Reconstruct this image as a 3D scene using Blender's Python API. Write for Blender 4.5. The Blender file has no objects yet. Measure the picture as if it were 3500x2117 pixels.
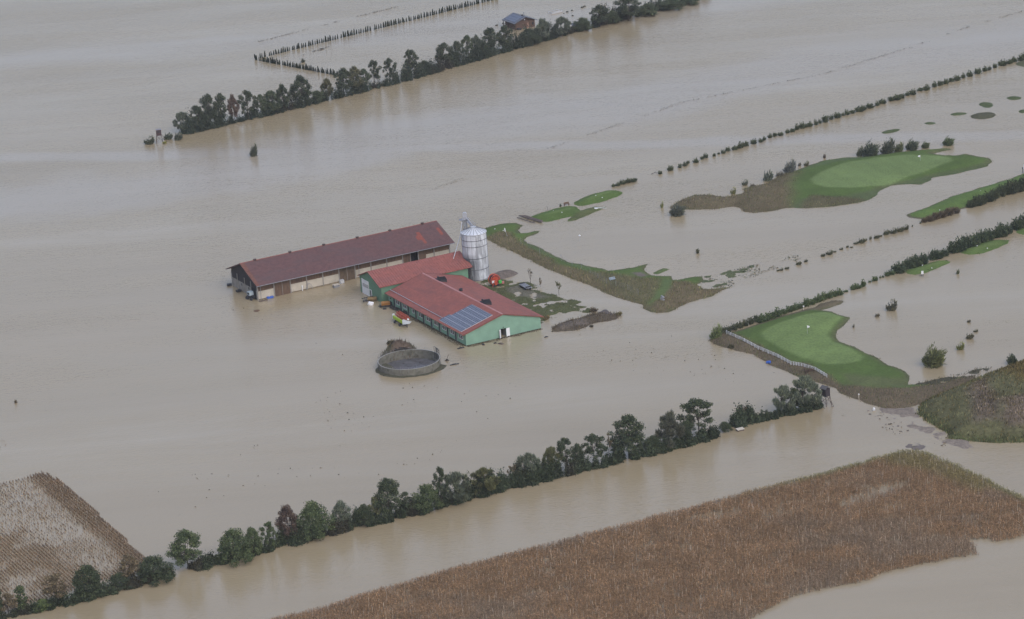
import bpy, math, random
import numpy as np
from mathutils import Matrix, Vector

R = math.radians
scene = bpy.context.scene
COL = scene.collection

# ------------------------------------------------------------------ camera, sky, sun, exposure
PITCH, ROLL, FPX, CAM_H = 0.31095, 0.0731, 11000.0, 280.0
cam_data = bpy.data.cameras.new('camera')
cam_data.sensor_width = 36.0
cam_data.sensor_fit = 'HORIZONTAL'
cam_data.lens = FPX / 3500.0 * 36.0
cam_data.clip_start = 1.0
cam_data.clip_end = 9000.0
cam = bpy.data.objects.new('camera', cam_data)
COL.objects.link(cam)
cp, sp, cr, sr = math.cos(PITCH), math.sin(PITCH), math.cos(ROLL), math.sin(ROLL)
vR, vU, vF = Vector((1, 0, 0)), Vector((0, sp, cp)), Vector((0, cp, -sp))
right, up = vR * cr - vU * sr, vR * sr + vU * cr
cam.matrix_world = Matrix(((right.x, up.x, -vF.x, 0), (right.y, up.y, -vF.y, 0), (right.z, up.z, -vF.z, CAM_H), (0, 0, 0, 1)))
scene.camera = cam

SUN_AZ, SUN_EL = R(150), R(42)          # azimuth from +Y towards +X
world = bpy.data.worlds.new("World")
scene.world = world
world.use_nodes = True
wn, wl = world.node_tree.nodes, world.node_tree.links
wn.clear()
sky = wn.new('ShaderNodeTexSky')
sky.sky_type = 'NISHITA'
sky.sun_disc = False
sky.sun_elevation = SUN_EL
sky.sun_rotation = SUN_AZ
sky.air_density, sky.dust_density, sky.ozone_density = 1.0, 2.0, 4.0
hs = wn.new('ShaderNodeHueSaturation')
hs.inputs['Saturation'].default_value = SKY_SAT = 0.72
bg = wn.new('ShaderNodeBackground')
bg.inputs['Strength'].default_value = 0.15
wo = wn.new('ShaderNodeOutputWorld')
wl.new(sky.outputs[0], hs.inputs['Color'])
# overcast: the cloud deck is darker towards the horizon
tcw = wn.new('ShaderNodeTexCoord')
sxw = wn.new('ShaderNodeSeparateXYZ')
wl.new(tcw.outputs['Generated'], sxw.inputs[0])
mrw = wn.new('ShaderNodeMapRange')
mrw.inputs['From Min'].default_value, mrw.inputs['From Max'].default_value = 0.0, 0.6
mrw.inputs['To Min'].default_value, mrw.inputs['To Max'].default_value = 0.34, 1.2
wl.new(sxw.outputs[2], mrw.inputs['Value'])
mxw = wn.new('ShaderNodeMix')
mxw.data_type, mxw.blend_type = 'RGBA', 'MULTIPLY'
mxw.inputs[0].default_value = 1.0
mrw2 = wn.new('ShaderNodeMix')            # slightly rosy grey cloud
mrw2.data_type, mrw2.blend_type = 'RGBA', 'MULTIPLY'
mrw2.inputs[0].default_value = 1.0
mrw2.inputs[7].default_value = (1.04, 0.99, 0.975, 1)
wl.new(hs.outputs[0], mxw.inputs[6])
wl.new(mrw.outputs[0], mxw.inputs[7])
wl.new(mxw.outputs[2], mrw2.inputs[6])
wl.new(mrw2.outputs[2], bg.inputs['Color'])
wl.new(bg.outputs[0], wo.inputs['Surface'])

sun_data = bpy.data.lights.new('sun', 'SUN')
sun_data.energy = 0.62
sun_data.angle = R(70)
sun_data.color = (1.0, 0.92, 0.80)
sun = bpy.data.objects.new('sun', sun_data)
COL.objects.link(sun)
sd_ = Vector((math.sin(SUN_AZ) * math.cos(SUN_EL), math.cos(SUN_AZ) * math.cos(SUN_EL), math.sin(SUN_EL)))
sun.rotation_euler = sd_.to_track_quat('Z', 'Y').to_euler()

vs = scene.view_settings
vs.view_transform = 'Standard'
vs.look = 'None'
vs.exposure = 0.68
vs.gamma = 1.0

# ------------------------------------------------------------------ ground points from the survey of the photograph
def G(px, py, z=0.0):
    a, b = px - 1750.0, py - 1058.5
    X, Y = cr * a - sr * b, sr * a + cr * b
    dx, dy, dz = X, FPX * cp - Y * sp, -FPX * sp - Y * cp
    t = (z - CAM_H) / dz
    return np.array([t * dx, t * dy])

def GP(pts):
    return np.array([G(*p) for p in pts])

def ppm(p):                              # photograph pixels per metre at a ground point
    return FPX / math.sqrt(p[0] ** 2 + p[1] ** 2 + CAM_H ** 2)

def hpx(p, h):                           # height in metres of something h pixels tall standing at p
    d = math.atan2(CAM_H, math.hypot(p[0], p[1]))
    return h / ppm(p) / math.cos(d)

# ------------------------------------------------------------------ noise
def vnoise(x, y, scale, seed=0):
    x, y = np.asarray(x, float) / scale, np.asarray(y, float) / scale
    xi, yi = np.floor(x).astype(np.int64), np.floor(y).astype(np.int64)
    fx, fy = x - xi, y - yi
    fx, fy = fx * fx * (3 - 2 * fx), fy * fy * (3 - 2 * fy)
    def h(a, b):
        n = (a * 374761393 + b * 668265263 + seed * 1442695041) & 0x7fffffff
        n = ((n ^ (n >> 13)) * 1274126177) & 0x7fffffff
        return ((n ^ (n >> 16)) & 0xffff) / 65535.0
    return (h(xi, yi) * (1 - fx) + h(xi + 1, yi) * fx) * (1 - fy) + (h(xi, yi + 1) * (1 - fx) + h(xi + 1, yi + 1) * fx) * fy

def fbm(x, y, scale, seed=0, oct=3):
    s, a, t = 0, 1.0, 0
    for k in range(oct):
        s = s + a * vnoise(x, y, scale / 2 ** k, seed + 17 * k)
        t += a
        a *= 0.5
    return s / t

def sdist(pts, poly):                    # signed distance, positive inside
    pts = np.asarray(pts, float)
    out = np.empty(len(pts))
    A, B = poly, np.roll(poly, -1, 0)
    for c in range(0, len(pts), 20000):
        p = pts[c:c + 20000][:, None, :]
        e = (B - A)[None]
        w = p - A[None]
        t = np.clip((w * e).sum(2) / np.maximum((e * e).sum(2), 1e-12), 0, 1)
        d = np.sqrt((((w - e * t[..., None])) ** 2).sum(2)).min(1)
        y0, y1 = A[None, :, 1], B[None, :, 1]
        cond = (y0 > p[..., 1]) != (y1 > p[..., 1])
        xi = A[None, :, 0] + (p[..., 1] - y0) * (B[None, :, 0] - A[None, :, 0]) / np.where(np.abs(y1 - y0) < 1e-9, 1e-9, y1 - y0)
        ins = (np.sum(cond & (p[..., 0] < xi), 1) % 2) == 1
        out[c:c + 20000] = np.where(ins, d, -d)
    return out

def sstep(x, a, b):
    t = np.clip((x - a) / (b - a), 0, 1)
    return t * t * (3 - 2 * t)

# ------------------------------------------------------------------ object helpers
def tag(o, label=None, cat=None, group=None, kind=None):
    if label: o['label'] = label
    if cat: o['category'] = cat
    if group: o['group'] = group
    if kind: o['kind'] = kind
    return o

def empty(name, label, cat, loc=(0, 0, 0), rz=0.0, group=None):
    o = bpy.data.objects.new(name, None)
    o.empty_display_size = 0.2
    COL.objects.link(o)
    o.location = loc
    o.rotation_euler = (0, 0, rz)
    return tag(o, label, cat, group)

def link(name, me, parent=None):
    o = bpy.data.objects.new(name, me)
    COL.objects.link(o)
    if parent: o.parent = parent
    return o

def np_mesh(name, verts, faces, mat, cols=None, smooth=False):
    """verts (n,3); faces (m,4) or (m,3) int array; cols (n,3) vertex colours"""
    me = bpy.data.meshes.new(name)
    verts = np.ascontiguousarray(verts, np.float32)
    faces = np.ascontiguousarray(faces, np.int32)
    k = faces.shape[1]
    me.vertices.add(len(verts))
    me.vertices.foreach_set('co', verts.ravel())
    me.loops.add(faces.size)
    me.loops.foreach_set('vertex_index', faces.ravel())
    me.polygons.add(len(faces))
    me.polygons.foreach_set('loop_start', np.arange(0, faces.size, k, dtype=np.int32))
    me.polygons.foreach_set('loop_total', np.full(len(faces), k, np.int32))
    if smooth:
        me.polygons.foreach_set('use_smooth', np.ones(len(faces), bool))
    if cols is not None:
        at = me.attributes.new('Col', 'FLOAT_COLOR', 'POINT')
        c = np.ones((len(verts), 4), np.float32)
        c[:, :3] = cols
        at.data.foreach_set('color', c.ravel())
    me.update(calc_edges=True)
    me.materials.append(mat)
    return me

class MB:
    def __init__(s): s.v, s.f = [], []
    def add(s, vs_, fs):
        n = len(s.v)
        s.v += [tuple(p) for p in vs_]
        s.f += [tuple(i + n for i in f) for f in fs]
        return s
    def box(s, x0, x1, y0, y1, z0, z1):
        return s.add([(x0, y0, z0), (x1, y0, z0), (x1, y1, z0), (x0, y1, z0), (x0, y0, z1), (x1, y0, z1), (x1, y1, z1), (x0, y1, z1)],
                     [(3, 2, 1, 0), (4, 5, 6, 7), (0, 1, 5, 4), (1, 2, 6, 5), (2, 3, 7, 6), (3, 0, 4, 7)])
    def prism(s, poly, a0, a1, axis):     # polygon (p,q) extruded along axis: 'x' -> (y,z), 'y' -> (x,z), 'z' -> (x,y)
        f = {'x': lambda p, a: (a, p[0], p[1]), 'y': lambda p, a: (p[0], a, p[1]), 'z': lambda p, a: (p[0], p[1], a)}[axis]
        n = len(poly)
        vv = [f(p, a0) for p in poly] + [f(p, a1) for p in poly]
        return s.add(vv, [tuple(range(n))[::-1], tuple(range(n, 2 * n))] + [(i, (i + 1) % n, n + (i + 1) % n, n + i) for i in range(n)])
    def tube(s, pts, r, n=6, r1=None):
        pts = [Vector(p) for p in pts]
        r1 = r if r1 is None else r1
        rings = []
        for i, p in enumerate(pts):
            d = (pts[min(i + 1, len(pts) - 1)] - pts[max(i - 1, 0)]).normalized()
            a = d.orthogonal().normalized()
            b = d.cross(a)
            rr = r + (r1 - r) * i / max(1, len(pts) - 1)
            rings.append([p + (a * math.cos(2 * math.pi * k / n) + b * math.sin(2 * math.pi * k / n)) * rr for k in range(n)])
        vv = [q for rg in rings for q in rg]
        fs = [(i * n + k, i * n + (k + 1) % n, (i + 1) * n + (k + 1) % n, (i + 1) * n + k) for i in range(len(pts) - 1) for k in range(n)]
        fs += [tuple(range(n))[::-1], tuple((len(pts) - 1) * n + k for k in range(n))]
        return s.add(vv, fs)
    def lathe(s, prof, n=24, c=(0, 0), closed=True):   # prof [(r,z)...]
        vv = [(c[0] + r * math.cos(2 * math.pi * k / n), c[1] + r * math.sin(2 * math.pi * k / n), z) for r, z in prof for k in range(n)]
        fs = [(i * n + k, i * n + (k + 1) % n, (i + 1) * n + (k + 1) % n, (i + 1) * n + k) for i in range(len(prof) - 1) for k in range(n)]
        if closed:
            fs += [tuple(range(n))[::-1], tuple((len(prof) - 1) * n + k for k in range(n))]
        return s.add(vv, fs)
    def build(s, name, mat, parent=None, loc=None, rz=0.0, label=None, smooth=False):
        me = bpy.data.meshes.new(name)
        me.from_pydata(s.v, [], s.f)
        me.materials.append(mat)
        if smooth:
            me.polygons.foreach_set('use_smooth', [True] * len(me.polygons))
        me.update()
        o = link(name, me, parent)
        if loc is not None: o.location = loc
        if rz: o.rotation_euler = (0, 0, rz)
        if label: o['label'] = label
        return o

# ------------------------------------------------------------------ materials
def new_mat(name):
    m = bpy.data.materials.new(name)
    m.use_nodes = True
    nt = m.node_tree
    return m, nt, nt.nodes, nt.links, nt.nodes['Principled BSDF']

def ramp(n, l, src, stops):
    r = n.new('ShaderNodeValToRGB')
    r.color_ramp.elements[0].position, r.color_ramp.elements[1].position = stops[0][0], stops[-1][0]
    r.color_ramp.elements[0].color, r.color_ramp.elements[1].color = (*stops[0][1], 1), (*stops[-1][1], 1)
    for p, c in stops[1:-1]:
        e = r.color_ramp.elements.new(p)
        e.color = (*c, 1)
    l.new(src, r.inputs[0])
    return r.outputs[0]

def noise_node(n, l, scale, detail=3, rough=0.55, coord=None, vec=(1, 1, 1), rot=(0, 0, 0), dist=0.0):
    mp = n.new('ShaderNodeMapping')
    mp.inputs['Scale'].default_value = vec
    mp.inputs['Rotation'].default_value = rot
    l.new(coord, mp.inputs['Vector'])
    t = n.new('ShaderNodeTexNoise')
    t.inputs['Scale'].default_value = scale
    t.inputs['Detail'].default_value = detail
    t.inputs['Roughness'].default_value = rough
    t.inputs['Distortion'].default_value = dist
    l.new(mp.outputs[0], t.inputs['Vector'])
    return t.outputs['Fac']

def mul(n, l, a, b, fac=1.0):
    x = n.new('ShaderNodeMix')
    x.data_type = 'RGBA'
    x.blend_type = 'MULTIPLY'
    x.inputs[0].default_value = fac
    l.new(a, x.inputs[6])
    l.new(b, x.inputs[7])
    return x.outputs[2]

def mixc(n, l, f, a, b):
    x = n.new('ShaderNodeMix')
    x.data_type = 'RGBA'
    l.new(f, x.inputs[0])
    for s, i in ((a, 6), (b, 7)):
        if isinstance(s, tuple): x.inputs[i].default_value = (*s, 1)
        else: l.new(s, x.inputs[i])
    return x.outputs[2]

def M(name, col, rough=0.75, var=0.18, scale=1.2, dirt=None, dirt_amt=0.5, dirt_scale=0.35, vec=(1, 1, 1), metal=0.0, spec=0.3):
    m, nt, n, l, b = new_mat(name)
    tc = n.new('ShaderNodeTexCoord').outputs['Object']
    f = noise_node(n, l, scale, 4, 0.6, tc, vec)
    lo, hi = 1 - var * 1.6, 1 + var * 1.3
    c = ramp(n, l, f, [(0.25, tuple(x * lo for x in col)), (0.75, tuple(min(1, x * hi) for x in col))])
    if dirt:
        g = noise_node(n, l, dirt_scale, 5, 0.65, tc, vec)
        k = ramp(n, l, g, [(0.5 - 0.02, (0, 0, 0)), (0.72, (dirt_amt,) * 3)])
        c = mixc(n, l, k, c, dirt)
    l.new(c, b.inputs['Base Color'])
    b.inputs['Roughness'].default_value = rough
    b.inputs['Metallic'].default_value = metal
    b.inputs['Specular IOR Level'].default_value = spec
    return m

def mat_attr(name, rough=0.9, fine=2.5, amt=0.35, bump=0.0):
    m, nt, n, l, b = new_mat(name)
    at = n.new('ShaderNodeAttribute')
    at.attribute_name = 'Col'
    geo = n.new('ShaderNodeNewGeometry').outputs['Position']
    f = noise_node(n, l, fine, 5, 0.7, geo)
    k = ramp(n, l, f, [(0.3, (1 - amt,) * 3), (0.7, (1 + amt * 0.8,) * 3)])
    l.new(mul(n, l, at.outputs['Color'], k), b.inputs['Base Color'])
    b.inputs['Roughness'].default_value = rough
    b.inputs['Specular IOR Level'].default_value = 0.15
    if bump:
        bp = n.new('ShaderNodeBump')
        bp.inputs['Strength'].default_value = bump
        bp.inputs['Distance'].default_value = 0.15
        l.new(f, bp.inputs['Height'])
        l.new(bp.outputs[0], b.inputs['Normal'])
    return m

def mat_leaf(name):
    """leaf faces: object colour varied leaf by leaf and clump by clump"""
    m, nt, n, l, b = new_mat(name)
    oi = n.new('ShaderNodeObjectInfo')
    geo = n.new('ShaderNodeNewGeometry')
    tc = n.new('ShaderNodeTexCoord').outputs['Object']
    k = ramp(n, l, geo.outputs['Random Per Island'], [(0.0, (0.75, 0.75, 0.75)), (0.55, (1.3, 1.3, 1.3)), (1.0, (2.1, 2.0, 1.7))])
    f = noise_node(n, l, 0.45, 3, 0.6, tc)
    k2 = ramp(n, l, f, [(0.3, (0.72, 0.76, 0.80)), (0.7, (1.30, 1.22, 1.05))])
    c = mul(n, l, mul(n, l, oi.outputs['Color'], k), k2)
    nt.nodes.remove(b)
    d = n.new('ShaderNodeBsdfDiffuse')
    t = n.new('ShaderNodeBsdfTranslucent')
    mx = n.new('ShaderNodeMixShader')
    mx.inputs[0].default_value = 0.22
    l.new(c, d.inputs['Color'])
    l.new(c, t.inputs['Color'])
    l.new(d.outputs[0], mx.inputs[1])
    l.new(t.outputs[0], mx.inputs[2])
    l.new(mx.outputs[0], n['Material Output'].inputs['Surface'])
    return m

def mat_blade(name):
    m, nt, n, l, b = new_mat(name)
    at = n.new('ShaderNodeAttribute')
    at.attribute_name = 'Col'
    geo = n.new('ShaderNodeNewGeometry')
    k = ramp(n, l, geo.outputs['Random Per Island'], [(0.0, (0.6, 0.6, 0.6)), (0.5, (1, 1, 1)), (1.0, (1.5, 1.45, 1.35))])
    nt.nodes.remove(b)
    d = n.new('ShaderNodeBsdfDiffuse')
    l.new(mul(n, l, at.outputs['Color'], k), d.inputs['Color'])
    l.new(d.outputs[0], n['Material Output'].inputs['Surface'])
    return m

def mat_water():
    m, nt, n, l, b = new_mat('muddy_water')
    geo = n.new('ShaderNodeNewGeometry').outputs['Position']
    big = noise_node(n, l, 0.012, 4, 0.6, geo, (0.6, 1.5, 1), (0, 0, R(20)))
    sheen_streaks = noise_node(n, l, 0.006, 5, 0.62, geo, (0.5, 2.6, 1), (0, 0, R(6)), 0.6)
    c = ramp(n, l, big, [(0.3, (0.285, 0.232, 0.142)), (0.7, (0.310, 0.254, 0.160))])
    c = mul(n, l, c, ramp(n, l, sheen_streaks, [(0.32, (0.93, 0.92, 0.90)), (0.50, (1.0, 1.0, 1.0)), (0.60, (1.03, 1.05, 1.09)), (0.68, (1.10, 1.15, 1.28))]))  # bluish pale streaks: sky reflected by calm water, painted as colour
    l.new(c, b.inputs['Base Color'])
    # wind slicks: long calm bands, their sky sheen painted into the base colour
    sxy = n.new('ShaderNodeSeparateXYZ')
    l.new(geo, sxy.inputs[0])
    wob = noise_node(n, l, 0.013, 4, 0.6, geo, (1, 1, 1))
    slick_sheen = None
    for (ax_, ay_), (bx_, by_), wd, am in SLICK_SHEEN:
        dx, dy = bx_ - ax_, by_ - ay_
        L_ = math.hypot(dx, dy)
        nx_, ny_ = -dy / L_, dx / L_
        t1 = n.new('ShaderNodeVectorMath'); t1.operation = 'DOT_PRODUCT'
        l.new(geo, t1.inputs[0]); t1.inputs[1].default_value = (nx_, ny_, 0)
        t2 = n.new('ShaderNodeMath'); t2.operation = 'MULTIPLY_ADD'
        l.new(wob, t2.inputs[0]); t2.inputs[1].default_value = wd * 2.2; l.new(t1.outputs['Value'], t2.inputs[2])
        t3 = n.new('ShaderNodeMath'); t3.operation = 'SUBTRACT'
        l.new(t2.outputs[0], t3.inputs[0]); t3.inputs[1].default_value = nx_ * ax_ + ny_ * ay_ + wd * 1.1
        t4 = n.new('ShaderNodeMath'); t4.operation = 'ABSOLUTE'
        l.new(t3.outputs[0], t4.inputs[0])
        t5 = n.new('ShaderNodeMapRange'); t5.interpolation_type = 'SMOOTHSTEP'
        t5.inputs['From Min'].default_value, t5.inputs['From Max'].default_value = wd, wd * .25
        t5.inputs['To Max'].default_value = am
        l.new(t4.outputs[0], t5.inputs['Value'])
        if slick_sheen is None: slick_sheen = t5.outputs[0]
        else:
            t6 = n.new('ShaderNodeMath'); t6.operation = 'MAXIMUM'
            l.new(slick_sheen, t6.inputs[0]); l.new(t5.outputs[0], t6.inputs[1])
            slick_sheen = t6.outputs[0]
    c = mixc(n, l, slick_sheen, c, (0.34, 0.31, 0.26))
    l.new(c, b.inputs['Base Color'])
    b.inputs['IOR'].default_value = 1.52
    b.inputs['Roughness'].default_value = 0.07
    b.inputs['Specular IOR Level'].default_value = 0.5
    r1 = noise_node(n, l, 0.62, 3, 0.55, geo, (0.45, 1.25, 1), (0, 0, R(-14)))
    r2 = noise_node(n, l, 1.7, 2, 0.5, geo, (0.5, 1.2, 1), (0, 0, R(9)))
    r3 = noise_node(n, l, 0.16, 3, 0.5, geo, (0.5, 1.3, 1), (0, 0, R(-25)))
    calm = noise_node(n, l, 0.02, 4, 0.65, geo, (0.35, 1.6, 1), (0, 0, R(28)))
    cs = ramp(n, l, calm, [(0.36, (0.45,) * 3), (0.6, (1.0,) * 3)])
    def madd(a, k, c_):
        x = n.new('ShaderNodeMath')
        x.operation = 'MULTIPLY_ADD'
        l.new(a, x.inputs[0])
        x.inputs[1].default_value = k
        if c_ is None: x.inputs[2].default_value = 0
        else: l.new(c_, x.inputs[2])
        return x.outputs[0]
    h = madd(r3, WAVE[2], madd(r2, WAVE[1], madd(r1, WAVE[0], None)))
    bp = n.new('ShaderNodeBump')
    bp.inputs['Distance'].default_value = 1.0
    l.new(cs, bp.inputs['Strength'])
    l.new(h, bp.inputs['Height'])
    l.new(bp.outputs[0], b.inputs['Normal'])
    return m
WAVE = (0.09, 0.11, 0.035)

MAT_LEAF = mat_leaf('leaf')
MAT_BARK = M('bark', (0.065, 0.052, 0.042), 0.9, 0.25, 3)
MAT_BLADE = mat_blade('dry_blade')
MAT_TURF = mat_attr('turf', 0.9, 1.6, 0.28, 0.35)
MAT_SOIL = mat_attr('soil', 0.95, 1.1, 0.4, 0.6)

# ------------------------------------------------------------------ the flood water
def flat_sheet(name, x0, x1, y0, y1, z, mat):
    return MB().add([(x0, y0, z), (x1, y0, z), (x1, y1, z), (x0, y1, z)], [(0, 1, 2, 3)]).build(name, mat)
SLICK_SHEEN = [(G(-200, 545), G(1100, 515), 9, .5), (G(1100, 520), G(2700, 250), 34, .45), (G(200, 200), G(700, 160), 22, .3)]
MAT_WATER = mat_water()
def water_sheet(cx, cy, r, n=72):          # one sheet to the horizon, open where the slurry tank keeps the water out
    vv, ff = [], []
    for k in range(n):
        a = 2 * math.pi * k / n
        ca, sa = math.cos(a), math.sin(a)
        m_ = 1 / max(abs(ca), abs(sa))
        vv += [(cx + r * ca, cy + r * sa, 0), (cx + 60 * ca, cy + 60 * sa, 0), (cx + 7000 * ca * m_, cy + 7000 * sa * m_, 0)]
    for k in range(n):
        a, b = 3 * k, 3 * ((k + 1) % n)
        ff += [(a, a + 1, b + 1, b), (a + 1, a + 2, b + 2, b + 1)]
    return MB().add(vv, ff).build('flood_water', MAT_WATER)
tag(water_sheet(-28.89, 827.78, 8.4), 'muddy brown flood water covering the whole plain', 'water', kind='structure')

# ------------------------------------------------------------------ land that stands out of the water
def land(name, poly_px, H, w, base, zones=(), step=0.8, rough=0.10, edge_noise=0.9, mat=None, var=0.22, blades=None, slope=None, seed=1, world_poly=None, keep=None, mow=None):
    P = GP(poly_px) if world_poly is None else world_poly
    x0, y0 = P.min(0) - 2.5
    x1, y1 = P.max(0) + 2.5
    nx, ny = int((x1 - x0) / step) + 2, int((y1 - y0) / step) + 2
    gx, gy = np.meshgrid(x0 + step * np.arange(nx), y0 + step * np.arange(ny))
    q = np.stack([gx.ravel(), gy.ravel()], 1)
    s = sdist(q, P)
    s2 = s + edge_noise * (fbm(q[:, 0], q[:, 1], 3.0, seed) - 0.5) * 2 * 0.6
    if slope:
        z = np.where(s2 > 0, np.minimum(H, s2 * slope), 0.3 * s2)
        z = H * (1 - np.exp(-z / H * 1.3)) * (s2 > 0) + np.where(s2 > 0, 0, 0.3 * s2)
    else:
        z = np.where(s2 > 0, H * (1 - np.exp(-np.maximum(s2, 0) / w)), 0.12 * s2)
    z = z + rough * 2 * (fbm(q[:, 0], q[:, 1], 2.2, seed + 5) - 0.5) * np.clip(0.35 + s2 / 3, 0.1, 1)
    z = np.maximum(z, -0.6)
    col = np.tile(np.array(base, float), (len(q), 1))
    rgh = np.zeros(len(q))
    for zn in zones:
        zp, zc, fe = zn[0], zn[1], zn[2]
        if zp == 'edge':                 # a band along the rim
            k = 1 - sstep(s, zn[3] - fe, zn[3] + fe)
        else:
            k = sstep(sdist(q, GP(zp)) + 0.6 * (fbm(q[:, 0], q[:, 1], 4, seed + 9) - 0.5) * min(4, fe * 2), -fe, fe)
        col = col * (1 - k[:, None]) + np.array(zc) * k[:, None]
        if len(zn) > 4 and zn[4]: rgh = np.maximum(rgh, k)
        else: rgh = rgh * (1 - k)
    if mow is not None:                  # stripes left by the mower on the turf, not on the rough
        ca_, sa_ = math.cos(mow), math.sin(mow)
        col = col * (1 + 0.022 * np.sign(np.sin((q[:, 0] * ca_ + q[:, 1] * sa_) * math.pi / 2.4)) * (1 - rgh))[:, None]
    nv = fbm(q[:, 0], q[:, 1], 7, seed + 3) - 0.5
    nv2 = fbm(q[:, 0], q[:, 1], 2.5, seed + 4) - 0.5
    col = col * (1 + var * 1.4 * nv + var * 1.4 * nv2 * (0.35 + rgh))[:, None]
    ok = s > -2.2
    idx = np.arange(nx * ny).reshape(ny, nx)
    f = np.stack([idx[:-1, :-1], idx[:-1, 1:], idx[1:, 1:], idx[1:, :-1]], -1).reshape(-1, 4)
    f = f[ok[f].any(1)]
    if keep is not None: f = f[keep(q)[f].all(1)]
    used = np.unique(f)
    re = -np.ones(nx * ny, np.int64)
    re[used] = np.arange(len(used))
    me = np_mesh(name, np.column_stack([q, z])[used], re[f], mat or MAT_TURF, np.clip(col[used], 0.004, 1), True)
    o = tag(link(name, me), kind='structure')
    o['_'] = 0
    del o['_']
    return dict(o=o, P=P, q=q, s=s2, z=z, col=col, rgh=rgh, grid=(x0, y0, step, nx, ny))

def sample(L, pts):                       # height, colour, roughness of a land at points (nearest grid node)
    x0, y0, st, nx, ny = L['grid']
    i = np.clip(np.rint((pts[:, 0] - x0) / st).astype(int), 0, nx - 1)
    j = np.clip(np.rint((pts[:, 1] - y0) / st).astype(int), 0, ny - 1)
    k = j * nx + i
    return L['z'][k], L['col'][k], L['rgh'][k], L['s'][k]

rng = np.random.default_rng(7)
def quads_mesh(name, Q, col, mat):        # Q (n,4,3), col (n,3)
    n = len(Q)
    return np_mesh(name, Q.reshape(-1, 3), np.arange(4 * n).reshape(n, 4), mat, np.repeat(col, 4, 0))

def blades(pos, h, wdt, lean=0.25, wind=(0.15, 0.05)):
    n = len(pos)
    a = rng.uniform(0, 2 * np.pi, n)
    d = np.stack([np.cos(a), np.sin(a), np.zeros(n)], 1) * (wdt / 2)[:, None] if hasattr(wdt, '__len__') else np.stack([np.cos(a), np.sin(a), np.zeros(n)], 1) * wdt / 2
    tip = np.stack([rng.normal(0, lean, n) + wind[0], rng.normal(0, lean, n) + wind[1], np.ones(n)], 1) * h[:, None]
    return np.stack([pos - d, pos + d, pos + tip + d * 0.35, pos + tip - d * 0.35], 1)

def grass_on(L, name, dens, hrange, width, sel, colmul=1.0, colvar=0.3, tint=None):
    x0, y0, st, nx, ny = L['grid']
    n = int(dens * nx * ny * st * st)
    p = np.stack([rng.uniform(x0, x0 + nx * st, n), rng.uniform(y0, y0 + ny * st, n)], 1)
    z, c, r, s = sample(L, p)
    k = sel(p, z, c, r, s) > rng.uniform(0, 1, n)
    p, z, c = p[k], z[k], c[k]
    n = len(p)
    if n == 0: return None
    clump = 0.6 + 0.8 * fbm(p[:, 0], p[:, 1], 3.0, 21)
    h = rng.uniform(*hrange, n) * clump
    c = c * colmul * (1 + colvar * rng.normal(0, 1, (n, 1)))
    if tint is not None:
        t = (rng.uniform(0, 1, n) < tint[1])[:, None]
        c = np.where(t, np.array(tint[0]) * (0.7 + 0.6 * rng.uniform(0, 1, (n, 1))), c)
    me = quads_mesh(name, blades(np.column_stack([p, z - 0.05]), h, width), np.clip(c, 0.005, 1), MAT_BLADE)
    return tag(link(name, me), kind='stuff')
GREEN, FAIR, ROUGH, DRY, MUD = (0.140, 0.208, 0.062), (0.074, 0.116, 0.029), (0.085, 0.088, 0.042), (0.118, 0.098, 0.054), (0.17, 0.15, 0.12)
OLIVE = (0.095, 0.110, 0.042)

def named(L, label, cat):
    tag(L['o'], label, cat)
    return L

# strip of golf course beside the silo, ending in a triangle of rough
L1 = land('golf_strip_ground', [(1640, 800), (1656, 781), (1707, 767), (1738, 763), (1763, 763), (1784, 772), (1776, 781), (1769, 787), (1776, 798), (1804, 796), (1829, 791), (1843, 791), (1837, 797), (1819, 805), (1801, 811), (1792, 821), (1804, 832), (1837, 844), (1868, 862), (1906, 880), (1944, 897), (1982, 903), (2021, 914), (2059, 920), (2080, 927), (2121, 922), (2172, 914), (2199, 906), (2227, 899), (2204, 910), (2200, 921), (2209, 934), (2223, 942), (2258, 945), (2294, 945), (2298, 958), (2317, 958), (2362, 948), (2400, 946), (2403, 961), (2381, 974), (2403, 989), (2435, 988), (2497, 982), (2456, 999), (2429, 1013), (2381, 1028), (2344, 1039), (2309, 1055), (2290, 1066), (2258, 1070), (2228, 1068), (2201, 1055), (2200, 1043), (2172, 1036), (2113, 1017), (2072, 1005), (2048, 988), (2000, 968), (1957, 954), (1868, 917), (1804, 885), (1763, 865), (1715, 844), (1687, 829), (1662, 815)],
          0.9, 3.0, FAIR, [('edge', (0.085, 0.090, 0.042), 0.9, 0.7, 0),
          ([(1700, 800), (1745, 800), (1790, 838), (1850, 872), (1910, 908), (2000, 935), (2070, 950), (2110, 975), (2160, 990), (2190, 1030), (2230, 1062), (2150, 1040), (2000, 975), (1860, 920), (1690, 838), (1660, 815)], DRY, 1.6, 0, 1),
          ([(2010, 935), (2060, 935), (2120, 945), (2190, 955), (2270, 960), (2262, 985), (2235, 1030), (2195, 1050), (2120, 1018), (2050, 970)], (0.105, 0.096, 0.050), 2.4, 0, 1),
          ([(2298, 962), (2360, 972), (2420, 990), (2500, 985), (2380, 1034), (2260, 1075), (2205, 1055), (2240, 1035), (2275, 1000)], (0.118, 0.096, 0.056), 1.6, 0, 1),
          ([(2264, 958), (2296, 955), (2296, 985), (2270, 1020), (2215, 1045), (2235, 1028), (2262, 990)], (0.085, 0.120, 0.042), 0.8),
          ([(2165, 940), (2190, 936), (2215, 945), (2205, 955), (2175, 952)], (0.13, 0.11, 0.095), 0.8)], seed=11)
named(L1, 'low strip of green turf and brown rough beside the silo ending in a triangle', 'ground')
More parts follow.
